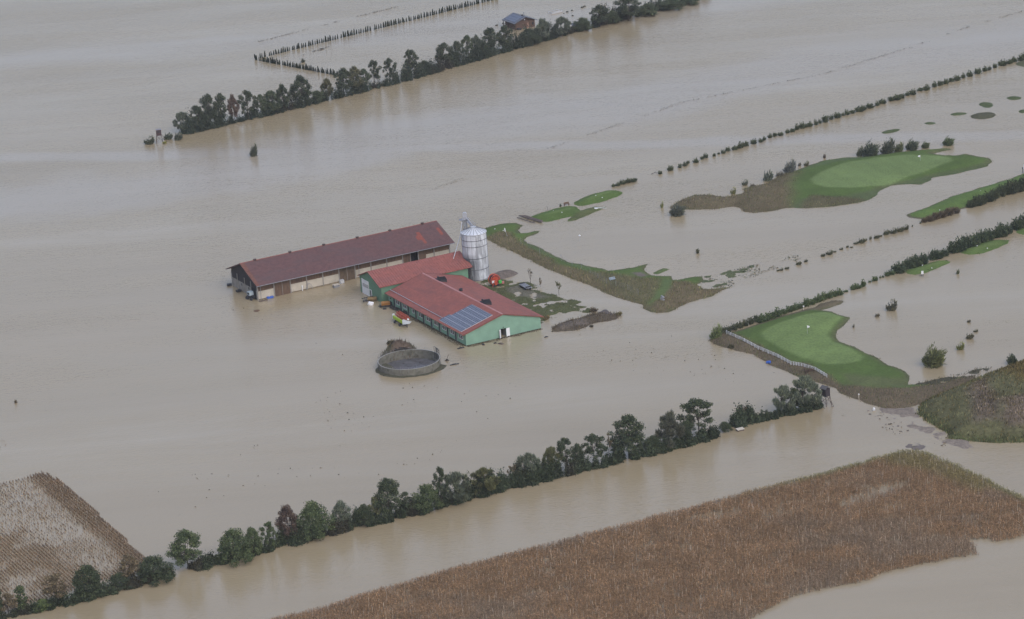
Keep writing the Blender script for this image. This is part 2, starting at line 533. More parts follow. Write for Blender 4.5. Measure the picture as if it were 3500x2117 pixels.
L2 = land('golf_tee_ground', [(1805, 745), (1837, 732), (1870, 721), (1916, 708), (1942, 705), (1967, 708), (1980, 716), (1982, 721), (2008, 713), (2033, 707), (2072, 708), (2041, 722), (2008, 737), (1970, 751), (1942, 758), (1943, 750), (1957, 740), (1919, 747), (1888, 756), (1868, 759), (1845, 755)], 0.8, 2.5, FAIR,
          [([(1985, 722), (2075, 700), (2045, 728), (1942, 760)], OLIVE, 1.2, 0, 1), ([(1860, 742), (1900, 725), (1960, 716), (1950, 722), (1890, 738)], (0.105, 0.155, 0.045), 0.8)], seed=12, mow=0.7)
named(L2, 'green tee island with a thin olive spit and planks at its left tip', 'ground')
L3 = land('golf_tee_ground', [(1963, 699), (1965, 691), (1998, 675), (2033, 662), (2072, 653), (2100, 652), (2123, 656), (2126, 662), (2110, 673), (2072, 686), (2033, 696), (1998, 703), (1977, 703)], 1.0, 2.5, FAIR,
          [([(2000, 685), (2060, 663), (2090, 661), (2080, 668), (2020, 688)], (0.105, 0.155, 0.045), 0.8)], seed=13, mow=0.7)
named(L3, 'long oval green tee island below the first clump of the far hedge', 'ground')
L4 = land('golf_green_ground', [(2284, 711), (2321, 688), (2374, 668), (2422, 666), (2474, 674), (2538, 664), (2548, 643), (2622, 627), (2675, 600), (2759, 569), (2812, 550), (2886, 540), (2944, 538), (3044, 524), (3150, 513), (3229, 508), (3258, 510), (3213, 519), (3186, 526), (3229, 532), (3271, 532), (3298, 527), (3350, 537), (3382, 541), (3393, 550), (3371, 569), (3319, 582), (3250, 598), (3182, 608), (3179, 616), (3150, 632), (3097, 629), (3044, 635), (3007, 651), (3002, 658), (2992, 669), (2965, 687), (2902, 698), (2817, 710), (2744, 712), (2717, 710), (2685, 711), (2638, 722), (2580, 728), (2543, 724), (2532, 711), (2506, 706), (2427, 716), (2348, 716), (2306, 719)],
          1.3, 4.0, FAIR, [('edge', (0.085, 0.092, 0.042), 1.8, 1.6, 0),
          ([(2270, 715), (2320, 680), (2420, 660), (2540, 650), (2680, 595), (2735, 590), (2700, 640), (2715, 675), (2700, 715), (2560, 735), (2420, 722)], (0.112, 0.092, 0.054), 3.5, 0, 1),
          ([(2700, 600), (2900, 537), (3120, 512), (3120, 520), (2900, 556), (2760, 585)], (0.075, 0.105, 0.042), 1.5),
          ([(2740, 690), (2900, 680), (3000, 650), (3180, 606), (3390, 560), (3330, 590), (3190, 640), (3010, 680), (2900, 705), (2700, 716)], (0.072, 0.095, 0.040), 1.6),
          ([(2745, 700), (2780, 680), (2900, 685), (2960, 686), (2890, 704), (2740, 716)], (0.085, 0.078, 0.042), 1.6, 0, .6),
          ([(2770, 627), (2800, 603), (2886, 569), (2991, 550), (3097, 540), (3202, 540), (3255, 550), (3255, 562), (3202, 582), (3097, 616), (3018, 640), (2912, 653), (2833, 654), (2791, 645)], (0.135, 0.192, 0.068), 0.9)], seed=14, mow=0.35)
named(L4, 'large golf green island with a brown overgrown tail to its left', 'ground')
L5 = land('golf_bank_ground', [(3098, 735), (3166, 710), (3257, 671), (3360, 640), (3451, 613), (3500, 593), (3570, 568), (3570, 640), (3500, 651), (3403, 669), (3308, 710), (3279, 717), (3159, 750), (3111, 744)], 1.2, 2.5, (0.088, 0.140, 0.036), [('edge', (0.09, 0.08, 0.05), 0.5, 0.6)], seed=15, mow=0.7)
named(L5, 'long green bank with bushes along its lower edge at the right of the photo', 'ground')
L6 = land('golf_tee_ground', [(3093, 925), (3140, 911), (3203, 892), (3235, 892), (3242, 898), (3213, 914), (3166, 932), (3126, 940), (3100, 936)], 0.9, 2.0, (0.082, 0.125, 0.034), [([(3130, 922), (3220, 895), (3225, 902), (3150, 928)], (0.105, 0.150, 0.045), 0.7)], seed=16)
named(L6, 'small oval tee island with a white sign standing at its front edge', 'ground')
L7 = land('golf_tee_ground', [(3281, 859), (3312, 845), (3360, 828), (3414, 819), (3444, 823), (3440, 834), (3403, 852), (3360, 865), (3319, 871), (3290, 867)], 0.9, 2.2, (0.082, 0.125, 0.034), [([(3320, 857), (3410, 828), (3420, 836), (3340, 860)], (0.105, 0.150, 0.045), 0.7)], seed=17)
named(L7, 'larger oval tee island right behind the one with the white sign', 'ground')
L8 = land('golf_tee_ground', [(3475, 790), (3500, 777), (3545, 762), (3560, 790), (3500, 803), (3480, 798)], 0.9, 2.0, (0.082, 0.125, 0.034), seed=18)
named(L8, 'tee island cut off by the right edge of the photo', 'ground')
L9 = land('golf_green_ground', [(2424, 1163), (2461, 1143), (2495, 1139), (2617, 1100), (2714, 1068), (2787, 1051), (2802, 1039), (2850, 1027), (2884, 1029), (2870, 1041), (2806, 1061), (2841, 1066), (2870, 1078), (2904, 1087), (2889, 1104), (2860, 1134), (2855, 1156), (2870, 1170), (2914, 1185), (2982, 1217), (3031, 1248), (3079, 1263), (3104, 1280), (3104, 1304), (3099, 1316), (3138, 1314), (3201, 1316), (3274, 1294), (3337, 1285), (3328, 1304), (3255, 1338), (3162, 1372), (3143, 1382), (3099, 1392), (3031, 1399), (2972, 1380), (2923, 1363), (2870, 1343), (2860, 1328), (2802, 1309), (2738, 1294), (2690, 1270), (2631, 1246), (2573, 1212), (2495, 1192), (2446, 1177)],
          1.1, 3.0, FAIR, [('edge', (0.085, 0.092, 0.042), 1.4, 1.1, 0),
          ([(2400, 1165), (2480, 1135), (2560, 1172), (2640, 1212), (2710, 1248), (2760, 1256), (2830, 1290), (2880, 1322), (3000, 1338), (3100, 1335), (3220, 1312), (3340, 1275), (3340, 1310), (3160, 1385), (3040, 1405), (2960, 1385), (2800, 1312), (2620, 1250), (2480, 1192)], (0.105, 0.084, 0.054), 1.2, 0, 1),
          ([(2470, 1142), (2610, 1096), (2780, 1050), (2850, 1022), (2890, 1028), (2860, 1046), (2800, 1062), (2660, 1092), (2520, 1140)], (0.105, 0.088, 0.055), 0.9),
          ([(2880, 1290), (3000, 1300), (3090, 1300), (3110, 1310), (3100, 1330), (3000, 1336), (2890, 1320)], (0.088, 0.105, 0.042), 2.0),
          ([(2602, 1153), (2617, 1139), (2665, 1114), (2729, 1092), (2787, 1078), (2840, 1072), (2880, 1090), (2850, 1122), (2831, 1153), (2845, 1173), (2909, 1197), (2953, 1226), (2938, 1246), (2884, 1258), (2826, 1258), (2738, 1236), (2660, 1197), (2612, 1170)], (0.135, 0.195, 0.064), 0.7)], seed=19, mow=-0.5)
named(L9, 'near golf green island behind the white railing with a brown bank in front', 'ground')
L10 = land('overgrown_hill', [(3138, 1400), (3158, 1376), (3330, 1303), (3440, 1262), (3600, 1205), (3760, 1240), (3760, 1530), (3500, 1512), (3403, 1514), (3302, 1507), (3242, 1498), (3235, 1479), (3185, 1449), (3138, 1418)], 8.0, 6.0, (0.095, 0.094, 0.046), [
          ([(3310, 1380), (3360, 1350), (3400, 1420), (3420, 1480), (3330, 1478), (3320, 1430)], (0.135, 0.112, 0.086), 2.0, 0, 0.6),
          ([(3420, 1440), (3520, 1420), (3540, 1490), (3440, 1490)], (0.132, 0.106, 0.080), 2.0, 0, 0.6),
          ([(3400, 1300), (3520, 1260), (3600, 1330), (3480, 1370)], (0.105, 0.085, 0.035), 3.0, 0, 1),
          ('edge', (0.075, 0.085, 0.036), 1.0, 1.6, 1)], step=0.7, rough=0.35, slope=0.55, seed=20, mat=MAT_SOIL, var=0.5)
named(L10, 'overgrown brown and green earth hill at the right edge of the photo', 'hill')
L11 = land('farmyard_ground', [(1640, 964), (1671, 955), (1720, 954), (1752, 960), (1745, 973), (1790, 965), (1850, 985), (1862, 1000), (1900, 1010), (1930, 1024), (1960, 1028), (1975, 1033), (1965, 1042), (2000, 1048), (2018, 1060), (2010, 1068), (1960, 1062), (1920, 1075), (1870, 1092), (1848, 1110), (1840, 1080), (1760, 1040), (1680, 1000), (1630, 975)], 0.20, 2.6, (0.074, 0.082, 0.034), [
          ([(1735, 985), (1790, 978), (1830, 1000), (1880, 1020), (1830, 1022), (1770, 1012), (1735, 1000)], (0.12, 0.115, 0.085), 1.0)], rough=0.42, seed=21, step=0.5, edge_noise=2.2)
L11['z'] -= 0
named(L11, 'half flooded patch of yard grass between the green barn and the flood', 'ground')
L12 = land('rubble_bank', [(1882, 1136), (1896, 1116), (1936, 1099), (1986, 1086), (2030, 1072), (2090, 1071), (2121, 1079), (2104, 1092), (2070, 1099), (2023, 1106), (2008, 1118), (1976, 1129), (1936, 1131)], 0.7, 2.2, (0.085, 0.068, 0.046), [([(1910, 1112), (2000, 1090), (2010, 1108), (1920, 1130)], (0.13, 0.11, 0.09), 1.0, 0, 1)], rough=0.25, seed=22, step=0.5, mat=MAT_SOIL)
named(L12, 'weedy brown bank of rubble standing out of the water right of the barn', 'ground')
L13 = land('gravel_mound', [(1668, 946), (1690, 936), (1720, 928), (1755, 927), (1771, 934), (1757, 945), (1722, 953), (1690, 957)], 1.7, 2.0, (0.125, 0.105, 0.090), rough=0.12, seed=23, step=0.4, mat=MAT_SOIL)
named(L13, 'grey brown gravel mound behind the red hose reel', 'mound')
L14 = land('earth_mound', [(1299, 1224), (1312, 1208), (1335, 1196), (1365, 1190), (1400, 1190), (1425, 1198), (1434, 1210), (1425, 1222), (1380, 1228), (1330, 1232)], 6.4, 4.2, (0.105, 0.078, 0.058), [
          ([(1300, 1225), (1310, 1205), (1340, 1190), (1350, 1200), (1335, 1235)], (0.085, 0.080, 0.048), 1.0, 0, 1), ([(1400, 1190), (1440, 1195), (1440, 1225), (1405, 1220)], (0.085, 0.075, 0.045), 1.0, 0, 1)], rough=0.45, seed=24, step=0.4, mat=MAT_SOIL, var=0.6, keep=lambda q: np.hypot(q[:, 0] + 28.89, q[:, 1] - 827.78) > 8.55)
named(L14, 'steep heap of brown earth against the back of the round slurry tank', 'mound')
L15 = land('gravel_mound', [(2046, 1073), (2062, 1065), (2085, 1065), (2096, 1074), (2075, 1080)], 2.0, 1.4, (0.105, 0.095, 0.090), rough=0.08, seed=25, step=0.35, mat=MAT_SOIL)
named(L15, 'small pointed grey gravel heap on the weedy rubble bank', 'mound')
for i, (cx, cy, rx, ry, tl, lab) in enumerate([(3464, 336, 26, 6, 0, 'farthest right of the small grass islets, near the upper right corner'), (3372, 359, 26, 9, -3, 'upper of two plump grass islets above each other near the right edge'),
                                               (3277, 390, 27, 5, 2, 'thin grass islet left of the biggest small islet'), (3361, 396, 43, 11, 3, 'biggest of the small grass islets, long and brownish'), (3180, 422, 18, 4, 0, 'smallest dark grass islet left of the thin one'),
                                               (3047, 449, 30, 6, 6, 'lens shaped grass islet nearest the bushes of the large golf green'), (3496, 381, 14, 6, 0, 'tufted islet cut off by the right edge below the small islets')]):
    t = np.linspace(0, 2 * np.pi, 14, endpoint=False)
    pts = [(cx + rx * math.cos(a), cy + ry * math.sin(a) - tl * math.cos(a) * 0.9) for a in t]
    named(land('grass_islet', pts, 0.7, 1.6, (0.068, 0.088, 0.038) if i != 3 else (0.072, 0.072, 0.042), step=0.6, rough=0.12, seed=40 + i), lab, 'islet')
LE = land('golf_bank_ground', [(3472, 219), (3485, 211), (3510, 203), (3550, 195), (3550, 235), (3500, 228), (3482, 224)], 0.9, 2.0, (0.08, 0.085, 0.045), seed=60)
named(LE, 'corner of an olive grass bank at the upper right edge of the photo', 'ground')
L16 = land('grass_islet', [(2232, 934), (2247, 925), (2268, 917), (2287, 921), (2268, 929), (2247, 938)], 0.35, 1.2, (0.085, 0.115, 0.042), step=0.5, seed=61)
named(L16, 'sliver of yellow green grass off the top of the triangle of rough', 'islet')
L17 = land('gravel_track', [(2990, 1385), (3050, 1400), (3110, 1395), (3140, 1425), (3130, 1450), (3240, 1478), (3245, 1500), (3310, 1510), (3330, 1530), (3290, 1535), (3230, 1515), (3150, 1475), (3080, 1440), (3020, 1410)], 0.16, 2.5, (0.20, 0.17, 0.14), rough=0.30, seed=62, step=0.5, edge_noise=2.5, mat=MAT_SOIL)
named(L17, 'washed out gravel track surfacing between the hill and the corn field', 'track')
L18 = land('mud_bank', [(3090, 1528), (3110, 1518), (3150, 1517), (3165, 1530), (3130, 1535), (3100, 1540)], 0.10, 2.0, (0.15, 0.13, 0.115), rough=0.22, seed=63, step=0.5, edge_noise=2.0, mat=MAT_SOIL)
named(L18, 'patch of grey mud at the upper corner of the brown corn field', 'mud')
L19 = land('flooded_turf', [(2400, 945), (2440, 940), (2520, 920), (2580, 905), (2600, 908), (2540, 935), (2500, 955), (2480, 975), (2440, 985), (2400, 970)], -0.03, 2.0, (0.080, 0.095, 0.045), rough=0.22, seed=64, step=0.5, edge_noise=2.0)
named(L19, 'scattered tips of drowned turf right of the triangle of rough', 'ground')
L20 = land('flooded_turf', [(3100, 1325), (3140, 1308), (3210, 1298), (3290, 1278), (3390, 1255), (3370, 1275), (3280, 1300), (3190, 1322), (3130, 1332)], 0.05, 2.0, (0.07, 0.068, 0.045), rough=0.26, seed=65, step=0.5, edge_noise=2.0, mat=MAT_SOIL)
named(L20, 'drowned weeds in the shallows between the near golf green and the hill', 'ground')

# rough grass and weeds on the land
rg = lambda p, z, c, r, s: (r > 0.25) * (s > -0.6) * (0.35 + 0.65 * r)
for L, d, h, w, lab in ((L1, 5, (0.25, 0.75), 0.13, 'tall dry grass of the brown rough beside the silo'), (L4, 4, (0.2, 0.6), 0.14, 'tall dry grass on the tail of the large golf green'),
                        (L9, 6, (0.2, 0.65), 0.12, 'brown tall grass and brambles on the bank below the white railing')):
    tag(grass_on(L, 'rough_grass', d * .8, h, w, rg, 1.55, 0.3, ((0.115, 0.135, 0.055), 0.35)), lab, 'grass')
hillsel = lambda p, z, c, r, s: (s > -0.5) * (0.25 + 0.75 * np.clip(r, 0, 1)) * (0.2 + 1.2 * fbm(p[:, 0], p[:, 1], 5, 77))
tag(grass_on(L10, 'hill_weeds', 18, (0.15, 0.65), 0.20, hillsel, 1.3, 0.45, ((0.15, 0.12, 0.055), 0.3)), 'tangled weeds and grass covering the earth hill at the right', 'weeds')
for L, d, h, lab in ((L11, 10, (0.08, 0.28), 'thin yard grass standing in the shallow water behind the green barn'), (L12, 7, (0.2, 0.8), 'brown weeds on the rubble bank right of the green barn'),
                     (L14, 7, (0.3, 1.0), 'dry weeds on the earth heap behind the slurry tank'), (L19, 5, (0.08, 0.25), 'turf tips breaking the surface right of the triangle of rough'), (L20, 5, (0.2, 0.7), 'weed tops in the shallows in front of the hill')):
    tag(grass_on(L, 'weeds', d, h, 0.12, lambda p, z, c, r, s: (z > -0.06) * (0.3 + 0.7 * fbm(p[:, 0], p[:, 1], 3, 31)), 1.0, 0.3, ((0.12, 0.095, 0.05), 0.3)), lab, 'weeds')

shore = lambda p, z, c, r, s: 0.75 * (s > -0.55) * (s < 0.7) * (fbm(p[:, 0], p[:, 1], 2.5, 12) > 0.36)
for L, lab in ((L1, 'wet grass fringe round the strip beside the silo'), (L2, 'wet grass fringe round the first tee island'), (L3, 'wet grass fringe round the long oval tee island'), (L4, 'wet grass fringe round the large golf green island'),
               (L5, 'wet grass fringe along the long green bank'), (L6, 'wet grass fringe round the tee island with the white sign'), (L7, 'wet grass fringe round the larger oval tee island'), (L9, 'wet grass fringe round the near golf green island'), (L16, 'wet grass on the thin sliver islet')):
    tag(grass_on(L, 'shore_grass', 7, (0.06, 0.22), 0.16, shore, 0.95, 0.3, ((0.10, 0.09, 0.05), 0.35)), lab, 'grass')

# ------------------------------------------------------------------ corn fields
def corn(name, label, poly_px, row_dir, row_gap, in_row, hgt, dens, colour, leaf=1.0):
    P = GP(poly_px)
    c0 = P.mean(0)
    a = np.array([math.cos(row_dir), math.sin(row_dir)])
    b = np.array([-a[1], a[0]])
    u = (P - c0) @ a
    v = (P - c0) @ b
    U, V = np.arange(u.min() - 1, u.max() + 1, in_row), np.arange(v.min() - 1, v.max() + 1, row_gap)
    uu, vv = np.meshgrid(U, V)
    uu, vv = uu.ravel() + rng.normal(0, in_row * 0.3, uu.size), vv.ravel() + rng.normal(0, 0.045, uu.size)
    p = c0 + uu[:, None] * a + vv[:, None] * b
    s = sdist(p, P) + 0.7 * (fbm(p[:, 0], p[:, 1], 5, 90) - 0.5) * 2
    k = (s > 0) & (rng.uniform(0, 1, len(p)) < dens(p, s, vv))
    p, s = p[k], s[k]
    n = len(p)
    h = hgt(p, s) * rng.uniform(0.75, 1.12, n)
    col = colour(p, s)
    z0 = np.full(n, -0.15)
    base = np.column_stack([p, z0])
    Q, C = [], []
    pale = (rng.uniform(0, 1, n) < 0.05)[:, None]
    Q.append(blades(base, (h + 0.15) * (1 + .25 * pale[:, 0]), 0.10, 0.05, (0.04, 0.02)))
    C.append(np.where(pale, np.array((0.48, 0.42, 0.34)), col * 0.9))
    for j in range(4):
        hh = h * rng.uniform(0.30, 0.95, n)
        ang = rng.uniform(0, 2 * np.pi, n)
        ln = rng.uniform(0.30, 0.62, n) * leaf
        d = np.stack([np.cos(ang), np.sin(ang), np.zeros(n)], 1)
        sd2 = np.stack([-np.sin(ang), np.cos(ang), np.zeros(n)], 1) * 0.048
        st = np.column_stack([p, hh])
        mid = st + d * ln[:, None] * np.array([1, 1, 0]) + np.array([0, 0, 1]) * (rng.uniform(-0.30, 0.22, n) * 1.0)[:, None]
        Q.append(np.stack([st - sd2, st + sd2, mid + sd2 * 0.7, mid - sd2 * 0.7], 1))
        C.append(col * rng.uniform(0.6, 1.6, (n, 1)))
    me = quads_mesh(name, np.concatenate(Q), np.clip(np.concatenate(C), 0.01, 1), MAT_BLADE)
    return tag(link(name, me), label, 'corn field', None, 'stuff')

ROWDIR = R(-63.5)
right_poly = [(560, 2230), (880, 2134), (1100, 2082), (1327, 2008), (1548, 1945), (1760, 1892), (1971, 1837), (2155, 1792), (2400, 1726), (2468, 1706), (2737, 1640), (3005, 1565), (3090, 1545), (3138, 1540), (3210, 1566), (3274, 1593), (3381, 1647), (3500, 1703), (3620, 1760), (3600, 1830), (3500, 1836), (3408, 1857), (3362, 1846), (3312, 1848), (3344, 1872), (3349, 1900), (3274, 1911), (3167, 1927), (3086, 1948), (3005, 1970), (2952, 1995), (2860, 2003), (2760, 2030), (2706, 2042), (2592, 2104), (2450, 2190), (2200, 2300), (900, 2320)]
def streak(p, seed=44):                  # long lodged and thin patches that follow the rows
    a = R(26.7)
    u, v = p[:, 0] * math.cos(a) + p[:, 1] * math.sin(a), -p[:, 0] * math.sin(a) + p[:, 1] * math.cos(a)
    return 0.6 * vnoise(u / 9, v / 1.6, 1.0, seed) + 0.4 * vnoise(u / 3, v / .9, 1.0, seed + 1)
def rcol(p, s):
    m = fbm(p[:, 0], p[:, 1], 16, 5)[:, None]
    m2 = fbm(p[:, 0], p[:, 1], 5, 6)[:, None]
    c = np.array((0.235, 0.150, 0.084)) * (0.82 + 0.36 * m2) * (0.86 + 0.28 * streak(p))[:, None]
    c = c * (1 - sstep(m, 0.55, 0.75)) + np.array((0.210, 0.150, 0.098)) * sstep(m, 0.55, 0.75) * (0.8 + 0.4 * m2)
    g = (1 - sstep(s, 1.2, 4.0)) * sstep(p[:, 0], 40, 75) * (p[:, 1] > 690)
    g = np.maximum(g, 0.8 * (1 - sstep(sdist(p, GP([(3000, 1562), (3138, 1535), (3330, 1620), (3200, 1640), (3080, 1590)])), -3, 1)) * 0)
    g = np.maximum(g, 0.75 * sstep(sdist(p, GP([(2980, 1570), (3138, 1535), (3420, 1668), (3340, 1690), (3180, 1620), (3060, 1600)])), -3, 3))[:, None]
    return c * (1 - g) + np.array((0.165, 0.150, 0.062)) * g
def rdens(p, s, v):
    gap = sstep(sdist(p, GP([(2870, 1716), (2990, 1672), (3095, 1642), (3100, 1668), (2990, 1704), (2880, 1738)])), -1.0, 0.8)
    gap2 = sstep(sdist(p, GP([(2395, 1768), (2520, 1738), (2535, 1758), (2410, 1792)])), -1.0, 0.6)
    return np.clip((0.72 + 0.35 * fbm(p[:, 0], p[:, 1], 9, 8)) * (0.66 + 0.5 * sstep(streak(p, 71), .15, .5)), 0, 1) * (1 - 0.68 * gap) * (1 - 0.5 * gap2) * (1 - 0.5 * sstep(fbm(p[:, 0], p[:, 1], 3.5, 123), .66, .78)) * sstep(s, -0.5, 1.0)
corn('corn_field', 'broad field of brown withered corn filling the lower right of the photo', right_poly, R(26.7), 0.75, 0.19, lambda p, s: (0.85 + 0.35 * sstep(s, 0, 4) + 0.2 * fbm(p[:, 0], p[:, 1], 9, 3)) * (0.9 + 0.2 * streak(p)), rdens, rcol)

left_poly = [(-160, 1660), (0, 1655), (73, 1637), (141, 1618), (161, 1624), (214, 1652), (273, 1700), (341, 1763), (414, 1830), (463, 1874), (507, 1912), (480, 1935), (438, 1968), (365, 1985), (263, 2012), (166, 2050), (0, 2098), (-160, 2140)]
LP = GP(left_poly)
EDGE_A, EDGE_B = G(161, 1624), G(507, 1912)
def ldist(p):
    d = EDGE_B - EDGE_A
    return -((p[:, 0] - EDGE_A[0]) * d[1] - (p[:, 1] - EDGE_A[1]) * d[0]) / np.hypot(*d)
def ldens(p, s, v):
    e = np.abs(ldist(p))
    m = fbm(p[:, 0], p[:, 1], 9, 55)
    hole = sstep(sdist(p, GP([(120, 1680), (190, 1690), (330, 1800), (430, 1920), (400, 1955), (230, 1930), (150, 1840), (60, 1760)])), -3, 3)
    hole2 = sstep(sdist(p, GP([(-30, 1700), (60, 1690), (110, 1760), (20, 1800)])), -2, 2) * 0.6
    d = 0.35 + 0.65 * sstep(m, 0.35, 0.6)
    d = d * (1 - 0.62 * np.maximum(hole, hole2) * (0.6 + 0.4 * sstep(m, 0.3, 0.6)))
    d = np.maximum(d, 1.0 * (1 - sstep(e, 3.0, 7.0)))
    d = np.maximum(d, 0.85 * (1 - sstep(s, 3, 7)) * (p[:, 1] < 735))
    return np.clip(d, 0, 1)
def lcol(p, s):
    m = fbm(p[:, 0], p[:, 1], 6, 66)[:, None]
    return np.array((0.200, 0.135, 0.082)) * (0.65 + 0.7 * m)
corn('corn_field', 'thin field of tan corn rows standing in water at the lower left corner', left_poly, ROWDIR, 0.80, 0.15, lambda p, s: 0.40 + 0.28 * (1 - sstep(np.abs(ldist(p)), 2, 9)) + 0.35 * fbm(p[:, 0], p[:, 1], 9, 3), ldens, lcol, 0.28)
corn('drowned_corn', 'few drowned corn tips far out at the left edge of the photo', [(-60, 1498), (0, 1503), (30, 1512), (60, 1500), (85, 1520), (112, 1548), (90, 1545), (55, 1512), (20, 1530), (-60, 1530)], ROWDIR, 0.8, 0.5, lambda p, s: 0.25 + 0.2 * fbm(p[:, 0], p[:, 1], 3, 3), lambda p, s, v: 0.5 * sstep(fbm(p[:, 0], p[:, 1], 3, 13), 0.45, 0.6), lcol)

# floating litter and grass tips on the water
def litter(name, label, poly_px, n, size, col=(0.07, 0.06, 0.045), thr=0.5):
    P = GP(poly_px)
    p = np.stack([rng.uniform(P[:, 0].min(), P[:, 0].max(), n), rng.uniform(P[:, 1].min(), P[:, 1].max(), n)], 1)
    k = (sdist(p, P) > 0) & (fbm(p[:, 0], p[:, 1], 7, 99) > thr)
    p = p[k]
    n = len(p)
    a = rng.uniform(0, 2 * np.pi, n)
    L_ = size * rng.uniform(0.4, 1.6, n)
    W_ = L_ * rng.uniform(0.2, 0.5, n)
    d = np.stack([np.cos(a), np.sin(a), np.zeros(n)], 1) * L_[:, None]
    e = np.stack([-np.sin(a), np.cos(a), np.zeros(n)], 1) * W_[:, None]
    o = np.column_stack([p, np.full(n, 0.03)])
    tipz = np.array([0, 0, 1]) * rng.uniform(0.0, 0.25, n)[:, None]
    Q = np.stack([o - d - e, o + d - e, o + d + e + tipz, o - d + e + tipz], 1)
    me = quads_mesh(name, Q, np.array(col) * rng.uniform(0.6, 1.5, (n, 1)), MAT_BLADE)
    return tag(link(name, me), label, 'flotsam', None, 'stuff')
litter('floating_litter', 'dark specks of litter drifting between the slurry tank and the lower tree line', [(1150, 1290), (1900, 1290), (1400, 1620), (1050, 1640), (540, 1790), (420, 1740), (900, 1500)], 800, 0.14, (0.15, 0.13, 0.10), thr=0.58)
litter('floating_litter', 'specks of straw drifting on the water left of the near golf green', [(1950, 1110), (2420, 1150), (2700, 1290), (2650, 1330), (2000, 1250)], 450, 0.14, (0.16, 0.14, 0.105), 0.56)
litter('floating_litter', 'scum and litter left of the slurry tank', [(740, 1010), (1000, 1080), (1290, 1240), (1270, 1270), (900, 1230), (760, 1180)], 300, 0.14, (0.14, 0.095, 0.075), thr=0.60)
litter('floating_litter', 'scum on the flooded track between hill and hunting stand', [(2860, 1420), (3000, 1400), (3240, 1510), (3450, 1560), (3300, 1590), (3100, 1500)], 900, 0.22, (0.13, 0.11, 0.09), 0.55)
def hedge_tips(label, pts, n, size, thr, col=(0.058, 0.062, 0.056)):
    P = GP(pts)
    seg = np.diff(P, axis=0)
    ln = np.hypot(seg[:, 0], seg[:, 1])
    i = rng.choice(len(seg), n, p=ln / ln.sum())
    c = P[i] + seg[i] * rng.uniform(0, 1, (n, 1))
    along = (c - P[0]) @ (P[-1] - P[0]) / np.hypot(*(P[-1] - P[0]))
    k = vnoise(along, along * 0, 3.2, 5) * 0.6 + vnoise(along, along * 0, 14, 6) * 0.4 > thr
    c = c[k] + rng.normal(0, 0.25, (k.sum(), 2))
    c[:, 0] += np.where(rng.uniform(0, 1, len(c)) < 0.4, 1.3, 0.0)
    h = rng.uniform(0.10, 0.45, len(c))
    Q = blades(np.column_stack([c, np.zeros(len(c)) - .02]), h, size, 0.5)
    me = quads_mesh('drowned_hedge', Q, np.array(col) * rng.uniform(0.7, 1.4, (len(c), 1)), MAT_BLADE)
    return tag(link('drowned_hedge', me), label, 'hedge tips', None, 'stuff')
hedge_tips('long dotted line of drowned hedge tips crossing the upper right water', [(1420, 668), (1700, 568), (2100, 430), (2330, 350), (2800, 256), (3110, 162), (3300, 95), (3520, 30)], 2000, 0.14, 0.47, (0.17, 0.165, 0.15))
hedge_tips('thin dotted line of drowned hedge tips at the upper left', [(865, 148), (1130, 80), (1390, 15)], 1000, 0.14, 0.40, (0.15, 0.15, 0.14))
litter('drowned_turf', 'many small tufts of drowned turf trailing off right of the triangle of rough', [(2390, 950), (2500, 925), (2620, 895), (2720, 872), (2740, 885), (2640, 925), (2560, 955), (2500, 985), (2420, 985)], 1500, 0.20, (0.10, 0.11, 0.085), 0.48)
litter('drowned_turf', 'dark smear of drowned turf inside the corner of the conifer hedge', [(1030, 192), (1085, 170), (1130, 158), (1110, 168), (1060, 192)], 500, 0.32, (0.13, 0.13, 0.12), 0.50)
# ------------------------------------------------------------------ trees: prototypes at real size, copied afterwards
def leaf_cloud(seed, blobs, n, leaf, streak=None, flat=0.0, zmin=0.0):
    """blobs rows: x y z rx ry rz"""
    g = np.random.default_rng(seed)
    B = np.array(blobs, float)
    w = (B[:, 3] * B[:, 4] + B[:, 4] * B[:, 5]) ** 1.0
    i = g.choice(len(B), n, p=w / w.sum())
    d = g.normal(0, 1, (n, 3))
    d /= np.linalg.norm(d, axis=1)[:, None]
    rad = 1 - 0.55 * g.uniform(0, 1, n) ** 1.7
    rad *= 1 + 0.16 * g.normal(0, 1, n)
    c = B[i, :3] + d * B[i, 3:] * rad[:, None]
    c[:, 2] = np.maximum(c[:, 2], zmin + 0.05 * g.uniform(0, 3, n))
    if streak is None:
        nrm = d * 0.5 + g.normal(0, 0.6, (n, 3)) + np.array([0, 0, 0.35])
        nrm /= np.linalg.norm(nrm, axis=1)[:, None]
        t = np.cross(nrm, g.normal(0, 1, (n, 3)))
        t /= np.linalg.norm(t, axis=1)[:, None]
        b = np.cross(nrm, t)
        s = leaf * g.uniform(0.55, 1.4, n)
        a, e = t * s[:, None] * 0.62, b * s[:, None] * 0.45
    else:                                 # slender sprays pointing up and outwards
        t = d * 0.55 + np.array(streak) + g.normal(0, 0.25, (n, 3))
        t /= np.linalg.norm(t, axis=1)[:, None]
        b = np.cross(t, g.normal(0, 1, (n, 3)))
        b /= np.linalg.norm(b, axis=1)[:, None]
        s = leaf * g.uniform(0.6, 1.5, n)
        a, e = t * s[:, None], b * s[:, None] * 0.16
    Q = np.stack([c - a - e * 0.8, c + a * 0.2 - e, c + a + e * 0.3, c - a * 0.1 + e], 1)
    return Q

def crown_mesh(name, Q):
    n = len(Q)
    return np_mesh(name, Q.reshape(-1, 3), np.arange(4 * n).reshape(n, 4), MAT_LEAF)

